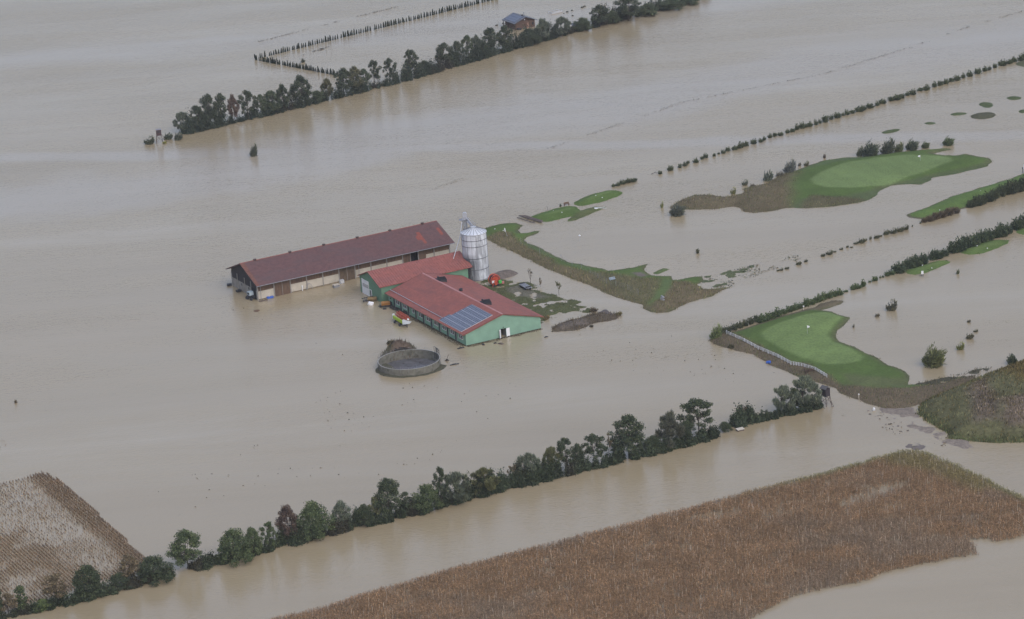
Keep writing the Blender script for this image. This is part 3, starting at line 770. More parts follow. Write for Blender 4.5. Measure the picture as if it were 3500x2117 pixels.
def limb_mesh(name, h, targets, r0=0.16, seed=0, sub=2, fork=0.35):
    g = random.Random(seed)
    m = MB()
    lean = (g.uniform(-.25, .25), g.uniform(-.25, .25))
    top = Vector((lean[0], lean[1], h * fork))
    m.tube([(0, 0, -0.8), (lean[0] * .4, lean[1] * .4, h * fork * .5), top], r0, 7, r0 * .7)
    lead = Vector((lean[0] * 1.5, lean[1] * 1.5, h * 0.82))
    m.tube([top, (top + lead) * .5 + Vector((g.uniform(-.2, .2), g.uniform(-.2, .2), 0)), lead], r0 * .65, 6, r0 * .15)
    for t in targets:
        t = Vector(t)
        s = top.lerp(lead, g.uniform(0.0, 0.55))
        mid = s.lerp(t, .5) + Vector((0, 0, -.12 * (t - s).length))
        m.tube([s, mid, t], r0 * .42, 5, r0 * .10)
        for k in range(sub):
            e = t + Vector((g.uniform(-1, 1), g.uniform(-1, 1), g.uniform(.1, 1.1))) * (0.10 * h)
            m.tube([mid.lerp(t, g.uniform(.2, .8)), e], r0 * .16, 4, r0 * .05)
    me = bpy.data.meshes.new(name)
    me.from_pydata(m.v, [], m.f)
    me.materials.append(MAT_BARK)
    return me

def ring_blobs(seed, h, z0, w, nb, br, prof=None, gaps=0.0):
    """clumps spread over an egg shaped crown of height z0..h and width w"""
    g = np.random.default_rng(seed)
    out = []
    ga = 2.39996
    for k in range(nb):
        t = (k + 0.5) / nb
        zz = z0 + (h - z0) * (0.12 + 0.80 * t)
        env = math.sin(math.pi * min(1, max(0.0, (0.16 + 0.80 * t)))) ** 0.75 if prof is None else prof(t)
        rr = max(0, w / 2 * env - br * 0.45) * g.uniform(0.45, 1.16)
        a = ga * k + g.uniform(-.4, .4)
        b = br * g.uniform(0.55, 1.35)
        if g.uniform() < gaps: continue
        out.append((rr * math.cos(a), rr * math.sin(a), zz + g.uniform(-.3, .3), b, b, b * g.uniform(.65, .9)))
    out.append((0, 0, z0 + (h - z0) * 0.86, br, br, br * .8))
    return out

PROTO = {}
def proto(kind, variants):
    PROTO[kind] = variants
def mk(kind, seed, h, z0, w, nb, br, n, leaf, streak=None, prof=None, gaps=0.0, fork=.33, r0=.17, sub=2, zmin=0.3):
    bl = ring_blobs(seed, h, z0, w, nb, br, prof, gaps)
    tr = limb_mesh(kind + '_trunk', h, [b[:3] for b in bl[::2]], r0, seed, sub, fork)
    Q = leaf_cloud(seed, bl, n, leaf, streak, zmin=zmin)
    Q[..., 2] *= h / np.percentile(Q[..., 2], 99.6)
    Q[..., :2] *= w / 2 / np.percentile(np.abs(Q[..., :2]), 98.5)
    return (crown_mesh(kind + '_crown', Q), tr, h, w)
dome = lambda t: (1 - t ** 2.4) ** 0.55
proto('broad', [mk('broad', 1, 10, 1.2, 8.2, 42, 1.05, 8000, .27), mk('broad', 2, 10, 1.6, 7.8, 34, 1.0, 6600, .27, gaps=.10), mk('broad', 3, 10, .9, 8.6, 46, 1.05, 8600, .27), mk('broad', 13, 10, 1.3, 8.0, 36, 1.1, 7000, .27, gaps=.12), mk('broad', 14, 10, 1.0, 8.2, 40, 1.0, 7600, .27, gaps=.08)])
proto('open', [mk('open', 4, 10, 2.0, 7.8, 30, .85, 4400, .28, gaps=.12), mk('open', 5, 10, 2.4, 7.2, 27, .88, 4000, .28, gaps=.12), mk('open', 15, 10, 1.6, 7.6, 32, .8, 4400, .28, gaps=.15)])
proto('dense', [mk('dense', 6, 8, 0.0, 8.4, 44, 1.1, 8200, .26, prof=dome, fork=.2), mk('dense', 7, 8, 0.0, 8.4, 40, 1.15, 7800, .26, prof=dome, fork=.2), mk('dense', 16, 8, 0.0, 8.2, 38, 1.2, 7600, .26, prof=dome, fork=.2)])
proto('willow', [mk('willow', 8, 8, 0.8, 8.4, 32, 1.0, 5200, .45, (0.25, 0.05, 0.75), fork=.15, sub=5, gaps=.1), mk('willow', 9, 8, 0.8, 8, 28, 1.0, 4600, .45, (0.35, 0.05, 0.7), fork=.15, sub=5, gaps=.15), mk('willow', 17, 8, 0.6, 8, 26, 1.05, 4200, .45, (0.30, 0.05, 0.7), fork=.15, sub=5, gaps=.2)])
proto('column', [mk('column', 10, 8, 0.6, 2.9, 26, .62, 2600, .25, prof=lambda t: math.sin(math.pi * (.12 + .84 * t)) ** .5, fork=.5)])
proto('thin', [mk('thin', 11, 9, 1.5, 5, 20, .8, 1900, .26, gaps=.1, fork=.35, sub=5), mk('thin', 12, 9, 1.2, 5.4, 22, .8, 2200, .26, gaps=.1, fork=.35, sub=5)])
def bare_mesh(name, seed, h, spread, depth=4):
    g = random.Random(seed)
    m = MB()
    def grow(p, d, ln, r, k):
        e = p + d * ln
        m.tube([p, e], r, 4, r * .6)
        if k == 0: return
        for q in range(g.choice((2, 3, 3))):
            nd = (d + Vector((g.uniform(-1, 1), g.uniform(-1, 1), g.uniform(-.1, .6))) * spread).normalized()
            grow(p.lerp(e, g.uniform(.6, 1)), nd, ln * g.uniform(.55, .8), r * .6, k - 1)
    grow(Vector((0, 0, -.4)), Vector((g.uniform(-.05, .05), g.uniform(-.05, .05), 1)), h * .42, h * .022, depth)
    me = bpy.data.meshes.new(name)
    me.from_pydata(m.v, [], m.f)
    me.materials.append(MAT_BARK)
    return me
def bare_variant(seed, n=60):
    me = bare_mesh('bare_trunk', seed, 5, .55)
    g = np.random.default_rng(seed)
    co = np.array([v.co for v in me.vertices])
    top = co[co[:, 2] > 2.2]
    c = top[g.choice(len(top), n)] + g.normal(0, .08, (n, 3))
    t = g.normal(0, 1, (n, 3)) * .12
    b = g.normal(0, 1, (n, 3)) * .09
    Q = np.stack([c - t - b, c + t - b, c + t + b, c - t + b], 1)
    zmax = co[:, 2].max()
    return (crown_mesh('bare_crown', Q), me, zmax, 4.2)
proto('bare', [bare_variant(21, 40), bare_variant(22, 50), bare_variant(23, 160)])

def tree(px, py, hp, wp, kind, col, label, group=None, name='broadleaf_tree', var=None, back=0.0, cat='tree'):
    p = G(px, py)
    p = p + back * np.array([-math.sin(R(27)), math.cos(R(27))])
    v = PROTO[kind]
    k = (int(px) * 7 + int(py)) % len(v) if var is None else var
    crown, trunk, h0, w0 = v[k]
    h, w = hpx(p, hp), wp / ppm(p)
    hp = hp * (0.95 if px > 200 and py > 1300 else 1.0) - back * ppm(p) * .26            # the stem stands a little behind the waterline
    h, w = hpx(p, hp), wp / ppm(p) * 0.97
    e = empty(name, label, cat, (p[0], p[1], 0), (px * 1.7) % 6.28, group)
    e.scale = (w / w0, w / w0, h / h0)
    c = link('crown', crown, e)
    gm = sum(col) / 3
    c.color = (*[1.7 * (.80 * q + .20 * gm) for q in col], 1)
    link('trunk', trunk, e)
    return e

DG, MG, OG, GG, RB, BR, YG = (.030, .042, .024), (.042, .060, .028), (.066, .072, .034), (.062, .078, .058), (.055, .038, .032), (.075, .060, .036), (.060, .085, .030)
LOW = 'trees along the lower ditch'
for a in [
    (4, 2117, 108, 46, 'dense', DG, 'dark tree cut off by the lower left corner of the photo'),
    (40, 2112, 80, 60, 'thin', BR, 'thin half bare brownish tree next to the lower left corner'),
    (88, 2104, 98, 38, 'column', MG, 'narrow columnar green tree near the lower left corner'),
    (160, 2092, 40, 66, 'dense', YG, 'low bright green bush between the columnar tree and the sparse brown one'),
    (208, 2076, 112, 84, 'thin', BR, 'sparse brown green tree in front of the corn rows'),
    (317, 2050, 116, 110, 'dense', DG, 'big round dark green bush tree below the corn rows'),
    (424, 2018, 56, 84, 'dense', DG, 'low dark shrub right of the big round bush tree'),
    (460, 2004, 108, 74, 'thin', BR, 'sparse brownish tree at the lower corner of the corn rows'),
    (538, 1994, 90, 124, 'dense', DG, 'wide dark shrub at the end of the tree row before the gap'),
    (655, 1953, 142, 108, 'broad', MG, 'lone rounded green tree standing by itself in the gap of the lower row'),
    (815, 1930, 122, 118, 'dense', MG, 'large round green tree, first one right of the lone tree'),
    (880, 1910, 108, 70, 'dense', MG, 'pointed green tree grown into the right of the large round one'),
    (935, 1893, 112, 56, 'open', MG, 'small upright tree just left of the reddish tree'),
    (1000, 1862, 138, 74, 'broad', RB, 'tree with dark red brown leaves in the lower row'),
    (1085, 1848, 136, 124, 'dense', MG, 'big bright green tree right of the reddish tree'),
    (1182, 1818, 108, 70, 'broad', GG, 'grey green tree at the left side of the gap in the row'),
    (1260, 1804, 80, 70, 'dense', DG, 'low dark bush at the right side of the gap in the row'),
    (1297, 1794, 98, 50, 'open', OG, 'loose light green tree behind the low dark bush'),
    (1346, 1786, 154, 90, 'broad', DG, 'tall round headed dark tree right of the gap'),
    (1405, 1772, 92, 60, 'thin', DG, 'twiggy dark bush right of the tall round headed tree'),
    (1475, 1757, 102, 104, 'dense', MG, 'wide green domed tree below the slender one'),
    (1525, 1744, 154, 52, 'open', DG, 'slender tall tree with its crown held high'),
    (1580, 1732, 122, 112, 'willow', GG, 'wide loose willow with stems showing, right of the slender tree'),
    (1672, 1702, 108, 92, 'willow', OG, 'rounded pale olive willow standing free at the middle of the row'),
    (1765, 1672, 84, 52, 'bare', BR, 'dead twiggy tree left of the tall willow'),
    (1823, 1655, 110, 84, 'willow', GG, 'tall fan shaped willow right of the dead twiggy tree'),
    (1902, 1626, 102, 70, 'willow', OG, 'olive willow with bare stems left of the leafy thin tree'),
    (1950, 1618, 126, 62, 'open', DG, 'leafy thin tree with upright branches beside the olive willow'),
    (1992, 1608, 94, 48, 'dense', DG, 'narrow dark bush between the thin tree and the flat topped tree'),
    (2045, 1600, 118, 88, 'open', DG, 'flat topped open tree left of the bare twigs'),
    (2097, 1585, 106, 44, 'bare', BR, 'bare grey twigs rising between two leafy trees'),
    (2126, 1578, 72, 46, 'thin', DG, 'small bush at the foot of the bare twigs'),
    (2163, 1568, 148, 118, 'broad', DG, 'broad round tree with dark separate leaf clumps, left of the windblown willow'),
    (2308, 1540, 138, 98, 'willow', (.055, .062, .048), 'grey windblown willow beside the tallest tree'),
    (2250, 1552, 62, 80, 'dense', DG, 'low dark bush at the foot of the grey windblown willow'),
    (2362, 1514, 78, 70, 'dense', DG, 'low dark bush between the windblown willow and the tallest open tree'),
    (2405, 1498, 138, 128, 'open', DG, 'tallest open crowned tree with big leaf clumps near the hunting stand'),
    (2493, 1482, 40, 46, 'dense', DG, 'isolated round bush before the last gap of the lower row'),
    (2552, 1458, 66, 58, 'bare', BR, 'bare twigs left of the last willow pair'),
    (2690, 1420, 104, 82, 'willow', GG, 'left one of the grey willows beside the near hunting stand'),
    (2732, 1412, 88, 34, 'column', DG, 'dark conical bush between the two grey willows'),
    (2764, 1406, 122, 108, 'willow', GG, 'right one of the grey willows touching the near hunting stand')]:
    tree(*a, group=LOW, back=2.0)
FDG, FMG, FOG, FGG = (.032, .042, .030), (.040, .054, .034), (.060, .062, .038), (.056, .070, .058)
UPP = 'trees along the upper ditch'
for a in [
    (632, 457, 74, 62, 'willow', FGG, 'grey willow at the left tip of the upper tree row'),
    (690, 449, 88, 54, 'broad', FDG, 'dark tree right behind the grey willow of the upper row'),
    (730, 440, 116, 72, 'broad', FDG, 'big dark round tree near the left end of the upper row'),
    (770, 431, 110, 40, 'column', FDG, 'pointed dark tree right of the big round one in the upper row'),
    (812, 421, 98, 44, 'broad', (.066, .046, .040), 'reddish brown tree in the upper row'),
    (860, 414, 106, 62, 'open', FDG, 'dark tree with an uneven top right of the reddish brown one'),
    (905, 404, 82, 44, 'open', FMG, 'lower tree left of the olive topped group'),
    (942, 395, 86, 56, 'broad', FMG, 'olive topped tree left of the tall dark mass'),
    (982, 386, 98, 58, 'broad', FDG, 'dark shoulder of the tall mass in the upper row'),
    (1045, 370, 112, 84, 'broad', FDG, 'tallest dark round tree before the dip of the upper row'),
    (1095, 355, 46, 50, 'dense', FMG, 'low bush in the dip of the upper row'),
    (1132, 344, 76, 42, 'willow', FOG, 'pale loose tree right of the dip'),
    (1187, 332, 100, 62, 'broad', FDG, 'dark tree where the conifer hedge meets the upper row'),
    (1224, 323, 97, 58, 'broad', FOG, 'olive tree right of the conifer hedge end'),
    (1258, 315, 80, 46, 'open', FMG, 'loose tree between the olive one and the jagged one'),
    (1292, 304, 98, 52, 'open', FDG, 'jagged dark tree with a pointed top'),
    (1347, 290, 92, 46, 'open', FDG, 'narrow tree with its small crown standing clear'),
    (1418, 268, 98, 62, 'open', FDG, 'ragged tree halfway between the narrow tree and the big gap'),
    (1463, 252, 46, 54, 'dense', FDG, 'low rounded bush in the gap of the upper row'),
    (1530, 234, 88, 60, 'broad', FDG, 'round tree right after the low gap'),
    (1574, 222, 82, 48, 'broad', FDG, 'smaller tree right of the round one after the gap'),
    (1613, 212, 92, 44, 'open', FMG, 'tree left of the forked one below the log cabin'),
    (1642, 204, 84, 42, 'willow', FGG, 'forked feathery tree in the upper row'),
    (1686, 192, 96, 60, 'broad', FDG, 'dark tree with a knobbly top left of the cabin'),
    (1737, 176, 88, 66, 'broad', FDG, 'broad tree whose crown hides the left porch of the cabin'),
    (1822, 157, 58, 84, 'dense', FDG, 'wide low bush in front of the cabin'),
    (1866, 146, 82, 58, 'willow', FGG, 'feathery tree right beside the log cabin'),
    (1932, 129, 72, 64, 'willow', FGG, 'pale feathery tree left of the small dark hut'),
    (2003, 110, 50, 64, 'dense', FMG, 'bush between the hut and the round tree'),
    (2062, 97, 82, 66, 'broad', FDG, 'round tree right of the small dark hut'),
    (2106, 85, 50, 50, 'dense', FMG, 'low bush right of the round tree'),
    (2160, 76, 90, 92, 'broad', FDG, 'big dark tree cut by the upper edge of the photo'),
    (2228, 57, 46, 78, 'dense', FMG, 'low leafy bush right of the big cut off tree'),
    (2302, 36, 40, 96, 'dense', FMG, 'long low bush running into the upper edge'),
    (2366, 18, 30, 70, 'dense', FMG, 'last low bush of the upper row at the picture edge')]:
    tree(*a, group=UPP, back=2.5)
tree(1858, 118, 46, 44, 'dense', YG, 'small yellow green ball shaped tree behind the bushes right of the cabin')
# yard saplings
tree(1814, 970, 56, 36, 'bare', BR, 'bare young tree with a fan of twigs in the flooded yard', 'saplings in the yard', 'young_tree', 0)
tree(1848, 980, 30, 10, 'thin', BR, 'smallest sapling with a few brown leaves in the middle of the yard', 'saplings in the yard', 'young_tree', 1)
tree(1911, 1010, 48, 30, 'bare', OG, 'young tree with sparse yellow leaves, nearest the rubble bank', 'saplings in the yard', 'young_tree', 2)

# ------------------------------------------------------------------ bushes: one mesh each
def bush_mesh(name, seed, stems, per, leaf, lean=0.0, w=2.0, h=1.6, asp=0.45):
    """fan of leafy shoots from one stool, bent over by the wind when lean is set"""
    g = np.random.default_rng(seed)
    a = g.uniform(0, 6.283, stems)
    th = np.arccos(g.uniform(0.05, 1, stems))
    L = g.uniform(0.62, 1.12, stems)
    tip = np.stack([np.sin(th) * np.cos(a) * w / 2 + lean * np.cos(th) * w * .5, np.sin(th) * np.sin(a) * w / 2, np.cos(th) * h + .18 * h * np.sin(th)], 1) * L[:, None]
    base = np.stack([np.cos(a), np.sin(a), 0 * a], 1) * (g.uniform(0, .28, stems) * w)[:, None]
    k = np.repeat(np.arange(stems), per)
    t = g.uniform(0.12, 1.0, len(k))
    c = base[k] * (1 - t[:, None]) + tip[k] * t[:, None] + g.normal(0, .075 * w, (len(k), 3)) * (1.15 - .6 * t)[:, None]
    c[:, 2] = np.abs(c[:, 2])
    d = tip[k] - base[k] * .5 + g.normal(0, .45, (len(k), 3)) + np.array([lean, 0, 0])
    d /= np.linalg.norm(d, axis=1)[:, None]
    b = np.cross(d, g.normal(0, 1, (len(k), 3)))
    b /= np.linalg.norm(b, axis=1)[:, None]
    s = leaf * g.uniform(.6, 1.4, len(k))[:, None]
    Q = np.stack([c - d * s - b * s * asp * .6, c - d * s * .2 + b * s * asp, c + d * s, c + d * s * .1 - b * s * asp], 1)
    return crown_mesh(name, Q)
BUSH = {'round': [bush_mesh('bush', q, 46, 12, .17, .05) for q in (31, 32, 33)],
        'wind': [bush_mesh('bush', q, 34, 12, .24, .5, asp=.25) for q in (34, 35)],
        'big': [bush_mesh('bush', q, 90, 18, .13, .05) for q in (36, 37)],
        'bigwind': [bush_mesh('bush', q, 80, 18, .19, .38, asp=.22) for q in (38, 39)]}
def bush(px, py, hp, wp, col, label, group=None, kind='round', name='bush', rz=None):
    p = G(px, py)
    h, w = hpx(p, hp), wp / ppm(p)
    v = BUSH[kind]
    o = link(name, v[int(px * 3 + py) % len(v)])
    o.location = (p[0], p[1], 0)
    o.scale = (w / 2.0, w / 2.0, h / 1.55)
    o.rotation_euler = (0, 0, (px * 2.3) % 6.28 if kind in ('round', 'big') else 0.1)
    o.color = (*[1.6 * q for q in col], 1)
    return tag(o, label, 'bush', group)

# far hedge, upper right
HC = (.040, .050, .030)
gfar = 'bushes of the far broken hedge line at the upper right'
far_label = 'dark leafy bush in the long broken hedge line running to the upper right edge'
pts = [(2257, 595, 12, 15), (2291, 583, 16, 22), (2324, 574, 14, 14), (2341, 568, 14, 16), (2351, 560, 12, 12), (2379, 556, 15, 20), (2400, 545, 12, 14), (2412, 540, 15, 16), (2441, 535, 11, 11), (2457, 528, 7, 9), (2472, 525, 12, 16), (2488, 517, 14, 18), (2512, 513, 14, 20), (2530, 507, 20, 22), (2548, 500, 18, 22), (2577, 492, 16, 22), (2600, 486, 11, 18), (2612, 480, 12, 14), (2632, 472, 16, 15), (2648, 467, 15, 15), (2668, 464, 13, 18), (2692, 456, 14, 14), (2708, 452, 15, 16), (2724, 444, 18, 18), (2742, 439, 21, 22)]
pts += [(2752 + x / 3.285, 150 + y / 3.285, h / 3.285 * 1.0, w / 3.285) for x, y, h, w in [
    (10, 940, 45, 45), (55, 932, 55, 60), (120, 912, 55, 50), (165, 895, 45, 40), (225, 880, 85, 75), (295, 850, 50, 55), (365, 832, 65, 85), (425, 808, 35, 40), (470, 798, 55, 60), (530, 782, 45, 60), (610, 762, 60, 90), (660, 745, 55, 60), (725, 718, 50, 100), (810, 695, 45, 55), (870, 672, 50, 80), (965, 640, 50, 70), (1035, 630, 65, 90), (1090, 612, 55, 60), (1150, 582, 40, 55), (1210, 570, 55, 80), (1295, 530, 40, 60), (1365, 520, 55, 80), (1455, 485, 55, 60), (1515, 468, 60, 65), (1580, 450, 55, 65), (1640, 428, 55, 50), (1710, 412, 60, 80), (1778, 385, 50, 50), (1850, 365, 55, 80), (1940, 335, 60, 85), (2020, 308, 50, 60), (2070, 295, 40, 50), (2132, 270, 50, 50), (2215, 245, 60, 90), (2290, 225, 50, 70), (2345, 205, 60, 70), (2425, 190, 75, 70), (2480, 178, 80, 80)]]
pts += [(2097, 639, 10, 12), (2112, 636, 12, 16), (2128, 630, 14, 22), (2146, 625, 15, 24), (2162, 622, 13, 24), (2172, 617, 8, 14)]
for (x, y, h, w) in pts:
    bush(x, y, h, w * 1.22, HC, far_label, gfar)
tag(MB().tube([(0, 0, .15), (1.2, .3, .5), (2.4, .4, .2)], .12, 5, .05).tube([(1.2, .3, .5), (1.6, .7, .9)], .06, 4, .03).build('driftwood', MAT_BARK, None, (*G(2226, 597), 0)), 'dead branch lying in the water at the start of the broken hedge line', 'driftwood')

# sparse middle hedge
mid = 'small dark weedy bush in the thin drowned hedge between the two golf lawns'
for x, y, h, w in [(158, 1005, 14, 30), (190, 1000, 22, 40), (240, 985, 20, 45), (350, 945, 32, 55), (420, 920, 26, 35), (578, 868, 28, 45), (640, 850, 36, 70), (690, 828, 14, 30), (752, 805, 18, 36), (808, 785, 22, 26), (845, 785, 10, 30), (890, 752, 20, 50), (940, 740, 42, 70), (980, 722, 20, 30), (1025, 710, 34, 24), (1080, 698, 32, 56), (1120, 682, 16, 30), (1170, 665, 48, 60), (1235, 652, 44, 76), (1300, 635, 44, 70), (1350, 620, 44, 66), (1418, 590, 18, 14), (1492, 562, 18, 16)]:
    bush(2600 + x / 2.738, 560 + y / 2.738, h / 2.738, w / 2.738 * 1.1, (.046, .050, .032), mid, 'weedy bushes of the thin drowned hedge', 'wind')
# bank hedge
bank = 'dark bush in the hedge on the lower edge of the long green bank'
for x, y, h, w in [(1530, 548, 40, 50), (1580, 535, 50, 70), (1640, 515, 60, 80), (1700, 500, 60, 80), (1760, 480, 70, 80), (1820, 462, 60, 70), (1975, 405, 60, 80), (2030, 390, 95, 90), (2080, 375, 80, 80), (2140, 350, 90, 90), (2190, 325, 90, 80), (2240, 305, 100, 90), (2300, 285, 90, 90), (2350, 275, 120, 110), (2400, 262, 100, 90), (2450, 250, 120, 100), (2500, 230, 120, 100)]:
    bush(2600 + x / 2.738, 560 + y / 2.738, h / 2.738, w / 2.738 * 1.3, (.034, .042, .028) if x > 1900 else (.060, .050, .038), bank if x > 1900 else 'brownish dry bush at the left foot of the long green bank', 'bushes on the long green bank' if x > 1900 else 'dry bushes at the foot of the green bank', 'big')
# near hedge along golf tees and down to the near green
near_t = 'big dark bush of the hedge behind the two oval tee islands'
for x, y, h, w in [(1300, 1018, 95, 110), (1390, 980, 100, 90), (1450, 965, 100, 100), (1515, 940, 95, 90), (1620, 895, 85, 90), (1670, 885, 70, 80), (1725, 862, 65, 70), (1810, 832, 100, 100), (1870, 815, 120, 110), (1940, 790, 120, 120), (2010, 765, 95, 90), (2070, 735, 110, 110), (2130, 712, 90, 90), (2200, 690, 80, 80), (2250, 680, 110, 100), (2305, 655, 90, 80), (2395, 615, 100, 90), (2450, 600, 115, 110), (2520, 580, 110, 110)]:
    bush(2600 + x / 2.738, 560 + y / 2.738, h / 2.738, w / 2.738 * 1.3, (.032, .044, .028), near_t, 'big bushes behind the tee islands', 'big')
lown = 'low green bush in the hedge from the near golf green towards the tee islands'
for x, y, h, w in [(1225, 1040, 50, 50), (1185, 1050, 42, 50), (1145, 1065, 20, 20), (1120, 1072, 22, 18), (1070, 1095, 44, 56), (1020, 1110, 18, 26), (960, 1150, 60, 50), (905, 1165, 40, 70), (865, 1180, 48, 44), (800, 1200, 20, 36), (740, 1225, 52, 70), (690, 1240, 60, 70), (640, 1258, 62, 60), (600, 1270, 75, 50), (560, 1285, 70, 70), (520, 1298, 60, 60), (470, 1318, 60, 70), (425, 1335, 75, 60), (370, 1350, 46, 70), (320, 1368, 55, 70), (270, 1385, 60, 70), (215, 1402, 50, 70), (160, 1430, 75, 80), (110, 1445, 70, 80), (60, 1465, 70, 80), (10, 1485, 70, 80)]:
    bush(2600 + x / 2.738, 560 + y / 2.738, h / 2.738, w / 2.738 * 1.35, (.046, .064, .032), lown, 'low bushes of the hedge beside the near golf green')
for x, y in [(590, 410), (550, 425), (510, 440), (470, 455), (430, 470), (390, 485), (360, 495)]:
    bush(2300 + x / 2.053, 900 + y / 2.053, 25, 28, (.044, .052, .034), lown, 'low bushes of the hedge beside the near golf green')
bush(2448, 1158, 42, 44, (.075, .095, .045), 'pale green loose bush at the left corner of the near golf green', None, 'bigwind')
bush(3191, 1250, 62, 84, (.062, .070, .034), 'large lone bush standing in the water left of the earth hill', None, 'bigwind')
bush(3045, 1062, 34, 42, (.048, .050, .038), 'windblown twiggy bush alone in the water right of the near golf green', None, 'wind')
bush(2997, 1083, 12, 18, (.075, .068, .050), 'faint low tuft below the windblown twiggy bush', None, 'wind')
bush(3281, 1196, 24, 30, (.082, .090, .036), 'yellow green tuft in the water above the large lone bush', None, 'wind')
bush(3312, 1158, 18, 30, (.055, .055, .038), 'brownish tuft above the yellow green one', None, 'wind')
bush(3334, 1135, 8, 18, (.06, .06, .042), 'tiny tuft between the brownish tuft and the upper one', None, 'wind')
bush(3310, 1102, 9, 15, (.06, .058, .042), 'uppermost tiny tuft of the row left of the hill', None, 'wind')
bush(3273, 937, 17, 12, (.05, .06, .035), 'small green tuft in the water right of the white sign', None, 'wind')
bush(2385, 866, 17, 15, (.055, .06, .038), 'single small bush in open water above the triangle of rough', None, 'round')
bush(2917, 1120, 12, 8, (.06, .06, .045), 'tiny tuft at the inner bay of the near golf green', None, 'wind')
bush(3460, 1245, 30, 40, (.036, .046, .030), 'dark bush on the crest of the earth hill', None, 'big')['label']
for x, y, h, w, c, k, lab in [(2940, 534, 30, 26, (.055, .065, .045), 'bigwind', 'leftmost pale bush behind the large golf green'), (2975, 536, 48, 62, (.040, .050, .040), 'bigwind', 'biggest round grey green bush behind the large golf green'), (3035, 525, 44, 52, (.042, .050, .040), 'bigwind', 'spiky bush right of the biggest one behind the large golf green'), (3072, 520, 28, 36, (.058, .068, .038), 'bigwind', 'yellowish bush leaning on the spiky one behind the large golf green'),
                            (3117, 512, 32, 48, (.044, .055, .040), 'bigwind', 'windswept bush right of the yellowish one behind the large golf green'), (3163, 506, 20, 30, (.055, .068, .040), 'bigwind', 'small pale bush at the tip of the large golf green'), (3241, 496, 25, 42, (.052, .070, .038), 'bigwind', 'green bush standing alone in the water above the large golf green'),
                            (2700, 590, 38, 46, (.072, .080, .078), 'bigwind', 'silvery round bush at the brown side of the large golf green'), (2622, 618, 36, 38, (.058, .070, .060), 'wind', 'grey windblown bush left of the silvery one'), (2662, 604, 18, 30, (.080, .078, .068), 'wind', 'pale twiggy bush between the grey and the silvery one'),
                            (2545, 634, 18, 24, (.058, .066, .052), 'wind', 'small grey bush above the brown tail of the golf green'), (2570, 640, 12, 18, (.06, .055, .042), 'wind', 'little brown bush touching the brown tail'), (2505, 664, 22, 22, (.095, .100, .050), 'wind', 'yellowish sapling bush in the water above the brown tail'),
                            (2315, 736, 36, 58, (.052, .060, .052), 'bigwind', 'grey willow bush at the left tip of the brown tail'), (2262, 711, 22, 12, (.095, .105, .045), 'wind', 'thin yellow green sapling left of the brown tail'), (2755, 568, 16, 20, (.06, .062, .04), 'wind', 'small bush right of the silvery one'), (2732, 568, 12, 12, (.055, .05, .04), 'wind', 'tiny bush close to the silvery one'), (2818, 541, 14, 12, (.06, .05, .045), 'round', 'dark tuft standing in the shallows behind the large golf green'),
                            (868, 534, 36, 28, (.045, .052, .042), 'bigwind', 'lone windblown bush in open water below the upper tree row'), (508, 493, 24, 40, (.042, .050, .036), 'wind', 'bush left of the far hunting stand'), (572, 476, 22, 36, (.045, .055, .042), 'wind', 'bush right behind the far hunting stand'), (607, 479, 28, 32, (.042, .050, .040), 'wind', 'bush between the far hunting stand and the grey willow'),
                            (563, 491, 8, 14, (.12, .12, .03), 'round', 'tiny yellow tuft at the ladder of the far hunting stand'), (1036, 214, 14, 16, (.045, .05, .04), 'round', 'small bush inside the corner of the conifer hedge'), (54, 1378, 12, 12, (.085, .07, .05), 'round', 'single brown tuft in the water near the left edge'),
                            (2030, 1066, 16, 30, (.06, .05, .036), 'round', 'weedy bush at the left of the gravel heap'), (2112, 1078, 14, 26, (.085, .075, .04), 'wind', 'yellowish weeds right of the gravel heap'), (1866, 1092, 16, 22, (.105, .085, .05), 'wind', 'tan weeds against the right corner of the green barn'), (2022, 1118, 8, 16, (.05, .045, .035), 'round', 'dark clump in the water below the rubble bank'),
                            (2760, 1278, 20, 46, (.055, .04, .034), 'wind', 'dark bramble growing through the right end of the white railing'), (2500, 1190, 14, 24, (.05, .05, .034), 'round', 'dark bramble on the bank below the left end of the white railing'), (1332, 1176, 16, 30, (.05, .045, .032), 'wind', 'weeds on the left top of the earth heap')]:
    bush(x, y, h, w, c, lab, None, k)

# conifer hedge in an L round the cabin plot
def cone_mesh(name, seed):
    g = np.random.default_rng(seed)
    n = 260
    z = g.uniform(0, 1, n) ** .8
    r = (1 - z) ** .6 * (.34 + .08 * g.normal(0, 1, n)) + .02
    a = g.uniform(0, 6.28, n)
    c = np.stack([r * np.cos(a), r * np.sin(a), z * 2.3], 1)
    t = np.stack([np.cos(a) * .3, np.sin(a) * .3, np.ones(n)], 1) + g.normal(0, .2, (n, 3))
    t *= .24
    b = np.stack([-np.sin(a), np.cos(a), np.zeros(n)], 1) * .10
    return crown_mesh(name, np.stack([c - t - b, c - t + b, c + t + b * .3, c + t - b * .3], 1))
CONES = [cone_mesh('conifer', s) for s in (51, 52, 53)]
def conifer_row(a, b, n, h0, gaps=0.06):
    A, B = G(*a), G(*b)
    for k in range(n):
        if rng.uniform() < gaps: continue
        p = A + (B - A) * (k + rng.uniform(-.25, .25)) / (n - 1)
        o = link('conifer', CONES[k % 3])
        o.location = (p[0], p[1], 0)
        s = h0 / 2.3 * rng.uniform(.72, 1.18)
        w_ = rng.uniform(.8, 1.3)
        o.scale = (s * w_, s * w_, s)
        o.rotation_euler = (rng.normal(0, .05), .06 + rng.normal(0, .06), rng.uniform(0, 6.28))
        o.color = (*(np.array((.034, .044, .034)) * rng.uniform(.7, 1.3)), 1)
        tag(o, 'small dark conifer of the L shaped hedge row above the upper trees', 'conifer', 'conifers of the L shaped hedge')
